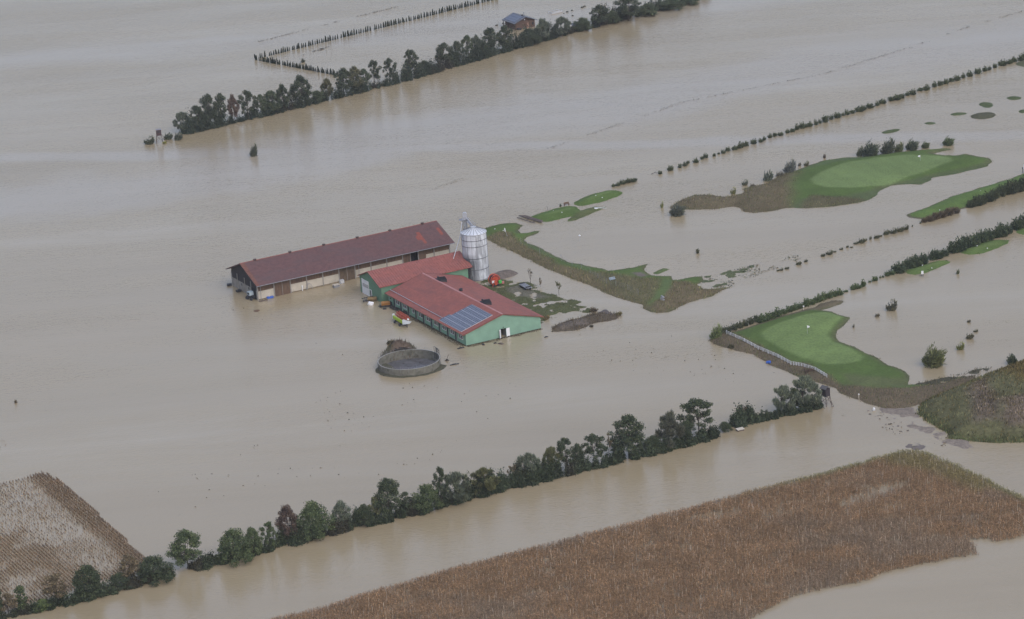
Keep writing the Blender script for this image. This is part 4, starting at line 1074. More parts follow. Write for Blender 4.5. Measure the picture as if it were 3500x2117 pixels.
conifer_row((874, 203), (1700, -3), 112, 1.9)
conifer_row((876, 206), (1168, 262), 52, 1.9, .02)

# dense undergrowth along the two ditches: nobody could count its shoots
def undergrowth(name, label, pts_px, depth, hbase, n, col, seed):
    P = GP(pts_px)
    seg = np.diff(P, axis=0)
    ln = np.hypot(seg[:, 0], seg[:, 1])
    g = np.random.default_rng(seed)
    i = g.choice(len(seg), n, p=ln / ln.sum())
    t = g.uniform(0, 1, n)
    c = P[i] + seg[i] * t[:, None]
    nrm = np.stack([-seg[i, 1], seg[i, 0]], 1) / ln[i][:, None]
    K = int(ln.sum() / 0.42)              # overlapping shrub domes of very different size
    ci = g.choice(len(seg), K, p=ln / ln.sum())
    cen = P[ci] + seg[ci] * g.uniform(0, 1, (K, 1)) + np.stack([-seg[ci, 1], seg[ci, 0]], 1) / ln[ci][:, None] * g.uniform(.15, .85, (K, 1)) * depth
    big = vnoise(cen[:, 0], cen[:, 1], 7, seed)
    dr = g.uniform(.5, 1.3, K) * (.6 + .7 * big)
    dh = hbase * g.uniform(.35, 1.25, K) * (.35 + 1.3 * big)
    w_ = dr * dh + .4
    q = g.choice(K, n, p=w_ / w_.sum())
    dv = g.normal(0, 1, (n, 3))
    dv /= np.linalg.norm(dv, axis=1)[:, None]
    dv[:, 2] = np.abs(dv[:, 2])
    rr = (g.uniform(0, 1, n) ** .4 * (1 + .22 * g.normal(0, 1, n)))[:, None]
    c = cen[q] + dv[:, :2] * dr[q][:, None] * rr
    z = np.abs(dv[:, 2] * dh[q] * rr[:, 0])
    d = g.normal(0, 1, (n, 3)) + np.array([0, 0, .7])
    d /= np.linalg.norm(d, axis=1)[:, None]
    b = np.cross(d, g.normal(0, 1, (n, 3)))
    b /= np.linalg.norm(b, axis=1)[:, None]
    s = g.uniform(.10, .28, n)[:, None]
    ctr = np.column_stack([c, z])
    Q = np.stack([ctr - d * s - b * s * .5, ctr - d * s + b * s * .5, ctr + d * s + b * s * .35, ctr + d * s - b * s * .35], 1)
    cc = np.array(col) * 1.3 * (0.65 + 0.8 * fbm(c[:, 0], c[:, 1], 5, seed + 2))[:, None]
    br_ = sstep(fbm(c[:, 0], c[:, 1], 9, seed + 4), .55, .7)[:, None]
    cc = cc * (1 - br_ * .6) + np.array((.055, .045, .036)) * br_ * .6
    o = link(name, quads_mesh(name, Q, cc, MAT_BLADE))
    return tag(o, label, 'undergrowth', None, 'stuff')
undergrowth('undergrowth', 'dense dark undergrowth below the trees of the upper ditch', [(618, 462), (660, 459), (968, 388), (1400, 279), (1957, 118), (2396, 2), (2440, -10)], 4.8, 4.2, 110000, (.036, .046, .034), 3)
undergrowth('undergrowth', 'dark undergrowth below the trees at the lower left', [(-10, 2126), (97, 2103), (190, 2085), (330, 2052), (500, 2003), (600, 1976)], 3.4, 2.0, 26000, (.034, .044, .026), 4)
undergrowth('undergrowth', 'low undergrowth right of the lone rounded tree', [(668, 1956), (770, 1932), (916, 1893), (1100, 1842), (1212, 1815)], 3.8, 2.4, 36000, (.034, .044, .026), 5)
undergrowth('undergrowth', 'long dark undergrowth below the middle of the lower tree row', [(1222, 1812), (1400, 1775), (1728, 1682), (2050, 1607), (2330, 1538), (2465, 1497)], 4.2, 2.7, 95000, (.034, .045, .027), 6)
undergrowth('undergrowth', 'dark undergrowth running up to the near hunting stand', [(2525, 1468), (2600, 1448), (2760, 1412), (2835, 1396)], 3.8, 2.6, 34000, (.036, .048, .030), 7)
# ------------------------------------------------------------------ building materials
def mat_roof(name, col, seam=None, rows=(0, 0), dirt=None, dirt_amt=0.5, var=0.16, rough=0.7, edge=None):
    """tiles / sheets: courses along local x (rows[0] m) and ribs across (rows[1] m)"""
    m, nt, n, l, b = new_mat(name)
    tc = n.new('ShaderNodeTexCoord').outputs['Object']
    f = noise_node(n, l, 0.9, 5, 0.65, tc)
    c = ramp(n, l, f, [(0.28, tuple(x * (1 - var * 1.5) for x in col)), (0.72, tuple(x * (1 + var * 1.3) for x in col))])
    f2 = noise_node(n, l, 5.0, 2, 0.6, tc, (1, 2.2, 1))
    c = mul(n, l, c, ramp(n, l, f2, [(0.3, (0.86,) * 3), (0.7, (1.14,) * 3)]))
    if dirt:
        g = noise_node(n, l, 0.22, 5, 0.7, tc, (0.6, 1.6, 1), dist=0.4)
        c = mixc(n, l, ramp(n, l, g, [(0.46, (0, 0, 0)), (0.66, (dirt_amt,) * 3)]), c, dirt)
    sx = n.new('ShaderNodeSeparateXYZ')
    l.new(tc, sx.inputs[0])
    hs_ = None
    for ax, per in ((1, rows[0]), (0, rows[1])):
        if not per: continue
        w = n.new('ShaderNodeMath')
        w.operation = 'MULTIPLY'
        w.inputs[1].default_value = 1 / per
        l.new(sx.outputs[ax], w.inputs[0])
        fr = n.new('ShaderNodeMath')
        fr.operation = 'FRACT'
        l.new(w.outputs[0], fr.inputs[0])
        if hs_ is None: hs_ = fr.outputs[0]
        else:
            a = n.new('ShaderNodeMath')
            a.operation = 'ADD'
            l.new(hs_, a.inputs[0])
            l.new(fr.outputs[0], a.inputs[1])
            hs_ = a.outputs[0]
    if hs_ is not None:
        bp = n.new('ShaderNodeBump')
        bp.inputs['Strength'].default_value = 0.6
        bp.inputs['Distance'].default_value = 0.05
        l.new(hs_, bp.inputs['Height'])
        l.new(bp.outputs[0], b.inputs['Normal'])
    l.new(c, b.inputs['Base Color'])
    b.inputs['Roughness'].default_value = rough
    b.inputs['Specular IOR Level'].default_value = 0.35
    return m

MAT_OLDROOF = mat_roof('weathered_tiles', (0.112, 0.057, 0.054), rows=(0.35, 0.3), dirt=(0.085, 0.062, 0.064), dirt_amt=0.55)
MAT_ORANGE = M('new_tiles', (0.215, 0.062, 0.044), 0.7, 0.15, 2)
MAT_RUSTTILE = M('orange_weathered_tiles', (0.148, 0.068, 0.050), 0.75, 0.2, 1.5)
MAT_SHEET = mat_roof('ribbed_red_sheet', (0.250, 0.088, 0.070), rows=(0, 0), dirt=(0.17, 0.085, 0.085), dirt_amt=0.4, rough=0.5)
MAT_REDROOF = mat_roof('red_roof_tiles', (0.250, 0.080, 0.058), rows=(0.35, 0), dirt=(0.17, 0.064, 0.054), dirt_amt=0.8, rough=0.6)
MAT_RIDGE = M('pink_ridge_tiles', (0.40, 0.20, 0.185), 0.6, 0.1, 2)
MAT_GREEN = M('green_paint', (0.185, 0.315, 0.235), 0.7, 0.07, 0.5, dirt=(0.15, 0.25, 0.19), dirt_amt=0.35)
MAT_GREEN2 = M('dark_green_board', (0.085, 0.165, 0.115), 0.75, 0.1, 0.6)
MAT_PILLAR = M('grey_green_steel', (0.050, 0.075, 0.072), 0.6, 0.1)
MAT_WHITE = M('white_paint', (0.66, 0.67, 0.68), 0.6, 0.06, 1)
MAT_GLASS = M('dark_glass', (0.035, 0.042, 0.050), 0.15, 0.1, 1, spec=0.5)
MAT_BLACK = M('black_plastic', (0.030, 0.031, 0.036), 0.6, 0.15, 2)
MAT_DARKWOOD = M('tarred_boards', (0.034, 0.032, 0.036), 0.85, 0.2, 2, vec=(1, 1, 0.2))
MAT_BROWNWOOD = M('brown_boards', (0.125, 0.080, 0.055), 0.85, 0.2, 1.6, (0.06, 0.042, 0.036), 0.7, 0.5, (1.5, 1.5, 0.25))
MAT_CREAM = M('cream_render', (0.46, 0.42, 0.35), 0.9, 0.08, 0.6, (0.25, 0.24, 0.19), 0.6, 0.35)
MAT_CONC = M('grey_concrete', (0.26, 0.245, 0.225), 0.9, 0.12, 0.9, (0.15, 0.145, 0.125), 0.6, 0.5)
MAT_GALV = M('galvanised_steel', (0.44, 0.46, 0.49), 0.42, 0.08, 1, metal=0.35, spec=0.5)
MAT_STEEL = M('grey_steel', (0.26, 0.27, 0.29), 0.5, 0.12, 2, metal=0.3)
MAT_RUST = M('rusty_brown_steel', (0.125, 0.075, 0.045), 0.85, 0.25, 2)
MAT_RED = M('red_machine_paint', (0.40, 0.065, 0.034), 0.45, 0.12, 1.5, (0.24, 0.06, 0.035), 0.4, 0.8)
MAT_LIME = M('lime_machine_paint', (0.36, 0.50, 0.045), 0.45, 0.1, 1.5)
MAT_GREENPLASTIC = M('bright_green_plastic', (0.07, 0.40, 0.09), 0.45, 0.08)
MAT_BLUE = M('blue_plastic', (0.035, 0.105, 0.42), 0.45, 0.1)
MAT_ORANGEPAINT = M('faded_orange_paint', (0.36, 0.175, 0.055), 0.6, 0.15)
MAT_LOG = M('brown_logs', (0.120, 0.078, 0.060), 0.8, 0.2, 1.5, vec=(0.3, 0.3, 3))
MAT_SLATE = mat_roof('slate_roof', (0.100, 0.108, 0.125), rows=(0.4, 0), rough=0.5)
MAT_GREYWOOD = M('grey_old_wood', (0.115, 0.092, 0.080), 0.9, 0.2, 2)

def mat_pv():
    m, nt, n, l, b = new_mat('solar_cells')
    tc = n.new('ShaderNodeTexCoord').outputs['Object']
    f = noise_node(n, l, 0.8, 3, 0.5, tc)
    l.new(ramp(n, l, f, [(0.3, (0.070, 0.085, 0.122)), (0.7, (0.090, 0.105, 0.142))]), b.inputs['Base Color'])  # cell colour lightened to carry the reflection of the sky
    b.inputs['Roughness'].default_value = 0.16
    b.inputs['Specular IOR Level'].default_value = 0.6
    return m
MAT_PV = mat_pv()
MAT_PVFRAME = M('aluminium_frame', (0.55, 0.57, 0.60), 0.4, 0.05, metal=0.3)

def gable_roof(u0, u1, hw, ze, zr, t=0.22, ribs=0.0):
    m = MB()
    prof = [(-hw, ze), (0, zr), (hw, ze), (hw, ze - t), (0, zr - t), (-hw, ze - t)]
    if not ribs:
        return m.prism(prof, u0, u1, 'x')
    us, k = [], 0
    u = u0
    while u < u1 - 1e-6:
        us.append((u, 0.0)); us.append((u + ribs * .55, 0.0)); us.append((u + ribs * .62, 0.12)); us.append((u + ribs * .92, 0.12))
        u += ribs
    us.append((u1, 0.0))
    vv = []
    for (x, dz) in us:
        vv += [(x, -hw, ze + dz), (x, 0, zr + dz), (x, hw, ze + dz), (x, hw, ze - t), (x, 0, zr - t), (x, -hw, ze - t)]
    n = len(us)
    ff = [(i * 6 + j, i * 6 + (j + 1) % 6, (i + 1) * 6 + (j + 1) % 6, (i + 1) * 6 + j) for i in range(n - 1) for j in range(6)]
    ff += [tuple(range(6))[::-1], tuple((n - 1) * 6 + j for j in range(6))]
    return m.add(vv, ff)

def window(parent, u0, u1, z0, z1, v, out=-1, mull=1):
    """window in a wall of constant v facing -y (out=-1)"""
    g = MB().box(u0, u1, v - .04, v + .02, z0, z1).build('window', MAT_GLASS, parent)
    f = MB()
    w = .13
    a, b_ = v - .10, v - .043
    f.box(u0 - w, u0, a, b_, z0 - w, z1 + w).box(u1, u1 + w, a, b_, z0 - w, z1 + w).box(u0, u1, a, b_, z0 - w, z0).box(u0, u1, a, b_, z1, z1 + w)
    for k in range(mull):
        c = u0 + (u1 - u0) * (k + 1) / (mull + 1)
        f.box(c - w * .6, c + w * .6, a, b_, z0, z1)
    f.build('window_frame', MAT_WHITE, g)
    return g

# ------------------------------------------------------------------ the old long barn
TH = 0.4752
B = empty('long_barn', 'long old barn with a weathered dark red tiled roof and cream wall panels', 'barn', (-49.804, 920.512, 0), TH)
ZE, ZR, HW, HL, WL, WW = 4.93, 9.25, 11.23, 32.64, 31.68, 9.31
slope = (ZR - ZE) / HW
zt = ZE + (HW - WW) * slope - .26       # wall top under the roof
gable_roof(-HL, HL, HW, ZE, ZR).build('roof', MAT_OLDROOF, B)
roof = B.children[0]
m = MB()
for s in (-1, 1):                        # orange weathered verge strips laid 2 cm proud, and ridge
    for a, b_ in ((-HL + .02, -HL + 1.5 - .4 * (s > 0)),):
        m.add([(a, 0, ZR + .025), (b_, 0, ZR + .025), (b_ - .5, s * HW, ZE + .025), (a, s * HW, ZE + .025)], [(0, 1, 2, 3) if s > 0 else (3, 2, 1, 0)])
m.build('verge_tiles', MAT_RUSTTILE, roof)
MB().prism([(-.28, ZR - .06), (0, ZR + .10), (.28, ZR - .06)], -HL, HL, 'x').build('ridge_tiles', M('ridge_tiles', (.20, .075, .062), .7, .2), roof)
for t in (.075, .25, .42, .59, .757, .925):
    u = -HL + 2 * HL * t
    MB().box(u - .36, u + .36, -.3, .3, ZR - .1, ZR + .34).box(u - .44, u + .44, -.38, .38, ZR + .34, ZR + .41).build('ridge_vent', M('dark_vent', (.085, .055, .05), .8, .2), roof)
def rp(u, v, dz=.03): return (u, v, ZR - slope * abs(v) + dz)
for poly in ([(23.8, -3.2), (24.9, -3.25), (24.8, -5.3), (24.7, -8.7), (23.8, -8.9), (23.8, -6.9), (22.7, -6.7), (22.65, -5.1), (23.6, -4.6)], [(30.6, -3.1), (31.6, -3.15), (31.5, -6.5), (30.5, -6.8)]):
    MB().add([rp(*p) for p in poly], [tuple(range(len(poly)))[::-1]]).build('tile_patch', MAT_ORANGE, roof, label='patch of fresh orange red tiles')
MB().tube([(-HL, -HW - .08, ZE - .12), (HL, -HW - .08, ZE - .12)], .09, 6).build('gutter', MAT_STEEL, B)
bay = 2 * WL / 12
kinds = 'WDWWWSWWWOHW'
for i, k in enumerate(kinds):
    a, b_ = -WL + bay * i + .17, -WL + bay * (i + 1) - .17
    if k == 'W' or k == 'H':
        if k == 'H':
            mid_ = a + bay * .45
            MB().box(a, mid_, -WW, -WW + .15, -.5, zt).build('board_panel', MAT_BROWNWOOD, B)
            a = mid_
        MB().box(a, b_, -WW, -WW + .2, -.6, 2.62).build('rendered_wall', MAT_CREAM, B)
        MB().box(a, b_, -WW + .03, -WW + .18, 2.62, zt).build('board_panel', MAT_BROWNWOOD, B)
    elif k in 'DS':
        mid_ = (a + b_) / 2
        mt = MAT_BROWNWOOD if k == 'D' else M('stained_brown_boards', (.105, .075, .050), .85, .2, 1.6, (.030, .028, .028), .9, .3, (1, 1, .5))
        for p, q in ((a, mid_ - .06), (mid_ + .06, b_)):
            d = MB().box(p, q, -WW - .05, -WW + .08, -.5, zt - .15).build('barn_door', mt, B)
        MB().box(mid_ - .055, mid_ + .055, -WW - .09, -WW + .02, -.5, zt - .1).build('door_post', MAT_CONC, B)
        MB().box(a - .1, b_ + .1, -WW - .14, -WW - .06, zt - .15, zt - .02).build('door_rail', MAT_STEEL, B)
    else:
        MB().box(a, a + 2.4, -WW, -WW + .12, -.5, zt).build('barn_door', MAT_BROWNWOOD, B)
        MB().box(a + 2.55, b_, -WW + 1.6, -WW + 1.65, -.5, zt).build('doorway', M('interior_shade_black', (.012, .013, .016), .9), B, label='open doorway, its dark interior painted as a black panel')  # black panel paints the shade inside the doorway
        MB().box(a + 2.4, a + 2.55, -WW - .03, -WW + .15, -.5, zt).build('door_post', MAT_CONC, B)
for i in range(13):
    u = -WL + bay * i
    MB().box(u - .17, u + .17, -WW - .12, -WW + .2, -.8, zt).build('concrete_post', MAT_CONC, B)
MB().box(-WL + .2, WL - .2, -WW - .04, -WW - .003, -.5, .30).build('mud_line', M('wet_mud', (.20, .165, .115), .9, .3), B)
MB().prism([(-WW + .21, -.6), (WW, -.6), (WW, 2.75), (-WW + .21, 2.75)], -WL, -WL + .2, 'x').build('rendered_wall', MAT_CONC, B)
gz = lambda v: ZR - slope * abs(v) - .26
MB().prism([(-WW + .21, 2.752), (WW, 2.752), (WW, gz(WW)), (0, gz(0)), (-WW + .21, gz(WW))], -WL + .03, -WL + .17, 'x').build('gable_boards', MAT_DARKWOOD, B)
MB().prism([(-WW, -.6), (WW, -.6), (WW, gz(WW)), (0, gz(0)), (-WW, gz(WW))], WL - .2, WL, 'x').build('gable_wall', MAT_CREAM, B)
MB().box(-WL, WL, WW - .2, WW - .003, -.6, zt).build('rear_wall', MAT_CREAM, B)
for v in (5.0, -.3, -4.8, 9.15):
    MB().box(-WL - .15, -WL - .003, v - .13, v + .13, -.6, 4.75).build('concrete_post', MAT_CONC, B)
for v in (2.1, -2.95):
    MB().box(-WL - .05, -WL + .02, v - .3, v + .3, 1.75, 2.45).build('window', MAT_GLASS, B)
MB().box(-WL - .06, -WL + .02, -8.1, -5.0, -.5, 3.1).build('doorway', M('doorway_shade_black', (.012, .013, .016), .9), B, label='doorway in the gable, its inner shade painted as a black panel')  # black patch on the wall paints the shade of the opening
for u, v in ((-WL + .9, -WW - .22), (1.2, -WW - .22), (WL - .2, -WW - .22)):
    MB().tube([(u, -HW - .05, ZE - .2), (u, v, ZE - .9), (u, v, -.5)], .07, 6).build('downpipe', MAT_STEEL, B)

# ------------------------------------------------------------------ the green shed with the ribbed roof
S = empty('green_shed', 'green shed with a ribbed red metal roof and white roller door, between the two barns', 'shed', (-27.85, 899.02, 0), 0.47243)
SH, SW, SE, SR = 14.83, 7.62, 4.95, 7.99
ss = (SR - SE) / SW
gable_roof(-SH, SH, SW, SE, SR, .16, .80).build('roof', MAT_SHEET, S)
SL, SV = SH - .7, SW - .5
sz = lambda v: SR - ss * abs(v) - .2
m = MB()
for u0, u1 in ((-SL, -SL + .2), (SL - .2, SL)):
    m.prism([(-SV, -.6), (SV, -.6), (SV, sz(SV)), (0, sz(0)), (-SV, sz(SV))], u0, u1, 'x')
m.box(-SL + .2, SL - .2, -SV + .003, -SV + .2, -.6, sz(SV)).box(-SL + .2, SL - .2, SV - .2, SV - .003, -.6, sz(SV))
m.build('wall', M('shed_green_paint', (.120, .225, .150), .7, .08, .6, (.09, .165, .11), .4), S)
d = MB().box(-SL - .12, -SL - .005, 1.25, 5.2, -.4, 4.42).build('roller_door', MAT_WHITE, S)
MB().box(-SL - .16, -SL - .004, 5.2, 5.75, -.4, 4.55).build('door_jamb', MAT_WHITE, d)
m = MB()
for z in (2.35, 2.62, 2.89, 3.16):
    m.box(-SL - .14, -SL - .121, 1.3, 5.15, z - .055, z + .055)
m.build('window_slot', MAT_GLASS, d)
d = MB().box(-SL - .10, -SL - .005, -.3, .55, -.4, 2.15).build('side_door', MAT_BLACK, S)
MB().box(-SL - .14, -SL - .006, -.5, -.3, -.4, 2.3).box(-SL - .14, -SL - .006, .55, .75, -.4, 2.3).box(-SL - .14, -SL - .006, -.3, .55, 2.15, 2.3).build('door_frame', MAT_WHITE, d)
m = MB().tube([(-SL - .2, SW, SE - .1), (SL, SW, SE - .1)], .08, 6)
m.build('gutter', MAT_STEEL, S)
MB().tube([(-1.8, -SV - .4, SE - .3), (-1.8, -SV - .35, 3.2)], .06, 6).build('downpipe', MAT_GALV, S)

# ------------------------------------------------------------------ the green barn
A = empty('green_barn', 'long green barn with a red roof, solar panels and open white double doors', 'barn', (-13.785, 868.472, 0), -1.10291)
GH, GW, GE, GR = 24.76, 12.665, 3.44, 6.85
gs = (GR - GE) / GW
gl, gv = 24.36, 11.74
gable_roof(-GH, GH, GW, GE, GR, .2).build('roof', MAT_REDROOF, A)
R_ = A.children[0]
MB().prism([(-.32, GR - .05), (0, GR + .11), (.32, GR - .05)], -GH, GH - .03, 'x').build('ridge_cap', MAT_RIDGE, R_)
MB().tube([(-GH, -10.85, GR - gs * 10.85 + .16), (8.8, -10.95, GR - gs * 10.95 + .16)], .085, 6).build('snow_guard', MAT_GALV, R_)
for u in (GH - .12, -GH + .12):
    m = MB()
    for s in (-1, 1):
        m.add([(u - .1, 0, GR + .05), (u + .1, 0, GR + .05), (u + .1, s * GW, GE + .05), (u - .1, s * GW, GE + .05)], [(0, 1, 2, 3) if s < 0 else (3, 2, 1, 0)])
    m.build('verge_trim', MAT_RUSTTILE, R_)
for i, (u, v, sx_, sy_) in enumerate(((-15.4, 1.2, 1.5, 1.1), (-3.0, 1.2, .6, .5), (12.1, 1.25, 1.5, 1.1))):
    z = GR - gs * v
    if i != 1:
        m = MB().box(u - sx_, u + sx_, v - sy_, v + sy_, z - .4, z + .55).box(u - sx_ * .55, u + sx_ * .4, v - sy_ * .6, v + sy_ * .6, z + .55, z + .95)
        m.add([(u + sx_, v - sy_, z + .55), (u + sx_, v + sy_, z + .55), (u + .3, v + sy_, z + 1.25), (u + .3, v - sy_, z + 1.25)], [(0, 1, 2, 3), (3, 2, 1, 0)])
        m.tube([(u - .9, v - .5, z + .5), (u - .9, v - .5, z + 1.15)], .28, 8)
    else:
        m = MB().tube([(u, v, z - .3), (u, v, z + .55)], .5, 10).tube([(u, v, z + .55), (u, v, z + .8)], .62, 10, .2)
    m.build('roof_vent', MAT_BLACK, R_)
# solar array: 14 columns of panels, five rows; the lowest rows start one column earlier
def rz_(v, dz): return GR - gs * abs(v) + dz
pm, fm = MB(), MB()
pv0, pv1 = -2.05, -12.05
rows_ = 6
cols_ = 12
for r in range(rows_):
    va, vb = pv0 + (pv1 - pv0) * r / rows_, pv0 + (pv1 - pv0) * (r + 1) / rows_
    u0 = 9.9 if r < 4 else 8.9
    nc = cols_ if r < 4 else cols_ + 1
    for c in range(nc):
        a, b_ = u0 + (22.38 - u0) * c / nc + .035, u0 + (22.38 - u0) * (c + 1) / nc - .035
        p, q = va - .05, vb + .05
        pm.add([(a, q, rz_(q, .17)), (b_, q, rz_(q, .17)), (b_, p, rz_(p, .17)), (a, p, rz_(p, .17))], [(0, 1, 2, 3)])
    p, q = va, vb
    fm.add([(u0, q, rz_(q, .15)), (22.4, q, rz_(q, .15)), (22.4, p, rz_(p, .15)), (u0, p, rz_(p, .15)), (u0, q, rz_(q, .02)), (22.4, q, rz_(q, .02)), (22.4, p, rz_(p, .02)), (u0, p, rz_(p, .02))],
           [(0, 1, 2, 3), (4, 5, 1, 0), (5, 6, 2, 1), (6, 7, 3, 2), (7, 4, 0, 3)])
sp_ = pm.build('solar_panels', MAT_PV, A)
fm.build('panel_frames', MAT_PVFRAME, sp_)
zg = lambda v: GR - gs * abs(v) - .24
m = MB()
m.prism([(-gv, -.6), (-.82, -.6), (-.82, zg(.82)), (-gv, zg(gv))], gl - .22, gl, 'x')
m.prism([(.82, -.6), (gv, -.6), (gv, zg(gv)), (.82, zg(.82))], gl - .22, gl, 'x')
m.prism([(-.82, 2.55), (.82, 2.55), (.82, zg(.82)), (0, zg(0)), (-.82, zg(.82))], gl - .22, gl, 'x')
m.build('gable_wall', MAT_GREEN, A)
MB().prism([(-gv, -.6), (gv, -.6), (gv, zg(gv)), (0, zg(0)), (-gv, zg(gv))], -gl, -gl + .22, 'x').build('rear_wall', MAT_GREEN, A)
MB().box(-gl + .22, gl - .22, -gv, -gv + .22, -.6, zg(gv)).box(-gl + .22, gl - .22, gv - .22, gv, -.6, zg(gv)).build('side_wall', M('lightened_green_paint', (.200, .350, .250), .7, .08, .6, (.15, .26, .19), .4), A)  # copy of the gable green, lightened to offset weaker light on the sides
d = MB().box(gl - .16, gl - .02, -.95, -.82, -.4, 2.6)
for v0, v1, a0 in ((-.84, -1.75, 0), (.84, 1.85, 0)):
    pass
MB().add([(gl + .03, -.84, -.3), (gl + .62, -1.50, -.3), (gl + .56, -1.54, -.3), (gl - .0, -.90, -.3), (gl + .03, -.84, 2.5), (gl + .62, -1.50, 2.5), (gl + .56, -1.54, 2.5), (gl - .0, -.90, 2.5)],
         [(0, 1, 5, 4), (1, 2, 6, 5), (2, 3, 7, 6), (3, 0, 4, 7), (4, 5, 6, 7)]).build('door_leaf', MAT_WHITE, A)
MB().box(gl + .02, gl + .09, .86, 1.92, -.3, 2.42).build('door_leaf', MAT_WHITE, A)
MB().box(gl - 2.6, gl - .25, .95, 1.05, -.4, 2.6).build('inner_wall', MAT_CONC, A)
MB().box(gl + .003, gl + .12, -.12, .12, 2.85, 3.05).build('door_lamp', MAT_BLACK, A)
for u in (-20.3, -15.9, -11.1, -6.3, -1.5, 3.5, 8.5, 13.5, 18.5):
    MB().box(u - .28, u + .28, -gv - .30, -gv - .003, -.6, zg(gv) + .12).build('pilaster', MAT_PILLAR, A)
    MB().tube([(u + .45, -gv - .1, zg(gv)), (u + .45, -gv - .1, -.4)], .06, 6).build('downpipe', MAT_GALV, A)
for u0, u1, mu in ((-19.2, -17.2, 1), (-14.6, -12.4, 1), (-8.7, -7.6, 0), (-4.6, -2.2, 1), (.2, 2.5, 1), (5.1, 7.4, 1), (10.1, 12.4, 1), (15.1, 17.4, 1), (20.3, 22.6, 1)):
    window(A, u0, u1, 1.45, 2.5, -gv, mull=mu)
MB().box(-23.6, -22.2, -gv - .05, -gv + .02, -.4, 1.15).build('hatch', MAT_BLACK, A)
MB().box(-23.2, -22.5, -gv - .05, -gv + .02, 1.9, 2.3).build('vent_slot', MAT_BLACK, A)
MB().box(-14.8, -12.2, -gv - .06, -gv + .02, -.4, .75).build('hatch', MAT_BLACK, A)
MB().box(-gl, gl + .02, -gv - .05, -gv - .004, -.5, .16).build('plinth', M('muddy_plinth', (.075, .075, .058), .9, .3), A)
MB().box(gl + .004, gl + .05, -gv, gv, -.5, .13).build('plinth', M('muddy_plinth', (.085, .085, .062), .9, .3), A)
MB().tube([(-GH, -GW - .06, GE - .1), (GH, -GW - .06, GE - .1)], .08, 6).build('gutter', MAT_RUST, A)
MB().box(-gl - .3, -gl, -gv, gv, -.6, 3.2).build('link_wall', MAT_GREEN2, A)

# scum and straw washed against the walls of the green barn
def wash(label, pts_local, n, spread):
    ca_, sa_ = math.cos(-1.10291), math.sin(-1.10291)
    a_, b_ = (np.array(q) for q in pts_local)
    t = rng.uniform(0, 1, n)[:, None]
    p = a_ + (b_ - a_) * t
    d_ = np.array([(b_ - a_)[1], -(b_ - a_)[0]]) / np.hypot(*(b_ - a_))
    p = p + d_ * (rng.uniform(0, 1, (n, 1)) ** 2.2) * spread * (0.3 + 1.2 * vnoise(t[:, 0] * 9, t[:, 0] * 0, 1, 4))[:, None]
    w_ = np.stack([-13.785 + p[:, 0] * ca_ - p[:, 1] * sa_, 868.472 + p[:, 0] * sa_ + p[:, 1] * ca_], 1)
    Q = blades(np.column_stack([w_, np.full(n, -.03)]), rng.uniform(.04, .22, n), .22, .9)
    me = quads_mesh('washed_up_straw', Q, np.array((.075, .068, .048)) * rng.uniform(.5, 1.6, (n, 1)), MAT_BLADE)
    tag(link('washed_up_straw', me), label, 'flotsam', None, 'stuff')
wash('dark scum and straw washed against the green gable wall', ((24.5, 11.7), (24.5, -11.7)), 1500, -1.5)
wash('dark scum washed along the windowed side of the green barn', ((-24, -11.9), (24.3, -11.9)), 2600, 1.6)

# ------------------------------------------------------------------ the silo
def mat_silo():
    m, nt, n, l, b = new_mat('weathered_galvanised_steel')
    tc = n.new('ShaderNodeTexCoord').outputs['Object']
    f = noise_node(n, l, 1.3, 5, 0.65, tc, (1, 1, 0.16))
    c = ramp(n, l, f, [(0.3, (.46, .49, .515)), (0.62, (.60, .63, .66))])
    st = noise_node(n, l, 0.55, 5, 0.75, tc, (1, 1, 0.16))
    sxyz = n.new('ShaderNodeSeparateXYZ')
    l.new(tc, sxyz.inputs[0])
    dirt = noise_node(n, l, 0.33, 4, 0.7, tc, (1, 1, 0.30))
    k = ramp(n, l, dirt, [(0.50, (0, 0, 0)), (0.60, (1,) * 3)])
    # rain soot: a stain with its own shape below the third hoop on the shed side
    mr = n.new('ShaderNodeMapRange')
    mr.inputs['From Min'].default_value, mr.inputs['From Max'].default_value = 1.3, -0.9
    l.new(sxyz.outputs[0], mr.inputs['Value'])
    mz = n.new('ShaderNodeMapRange')
    mz.inputs['From Min'].default_value, mz.inputs['From Max'].default_value = 8.4, 6.0
    l.new(sxyz.outputs[2], mz.inputs['Value'])
    q = n.new('ShaderNodeMath'); q.operation = 'MULTIPLY'
    l.new(mr.outputs[0], q.inputs[0]); l.new(mz.outputs[0], q.inputs[1])
    q2 = n.new('ShaderNodeMath'); q2.operation = 'MULTIPLY'
    l.new(q.outputs[0], q2.inputs[0])
    l.new(ramp(n, l, st, [(0.28, (.45,) * 3), (0.50, (1,) * 3)]), q2.inputs[1])
    k2 = n.new('ShaderNodeMath'); k2.operation = 'MULTIPLY'
    l.new(k, k2.inputs[0]); k2.inputs[1].default_value = 0.55
    c = mixc(n, l, k2.outputs[0], c, (.17, .175, .19))
    c = mixc(n, l, q2.outputs[0], c, (.032, .034, .042))
    l.new(c, b.inputs['Base Color'])
    b.inputs['Metallic'].default_value = 0.0
    b.inputs['Roughness'].default_value = 0.7
    b.inputs['Specular IOR Level'].default_value = 0.2
    return m
SX, SY, SRad, SZ = -9.58, 904.28, 3.70, 14.1
D = empty('grain_silo', 'tall round galvanised grain silo with dark streaks beside the green shed', 'silo', (SX, SY, 0))
MAT_SILO = mat_silo()
MB().lathe([(SRad, -.6), (SRad, SZ)], 48).build('silo_wall', MAT_SILO, D)
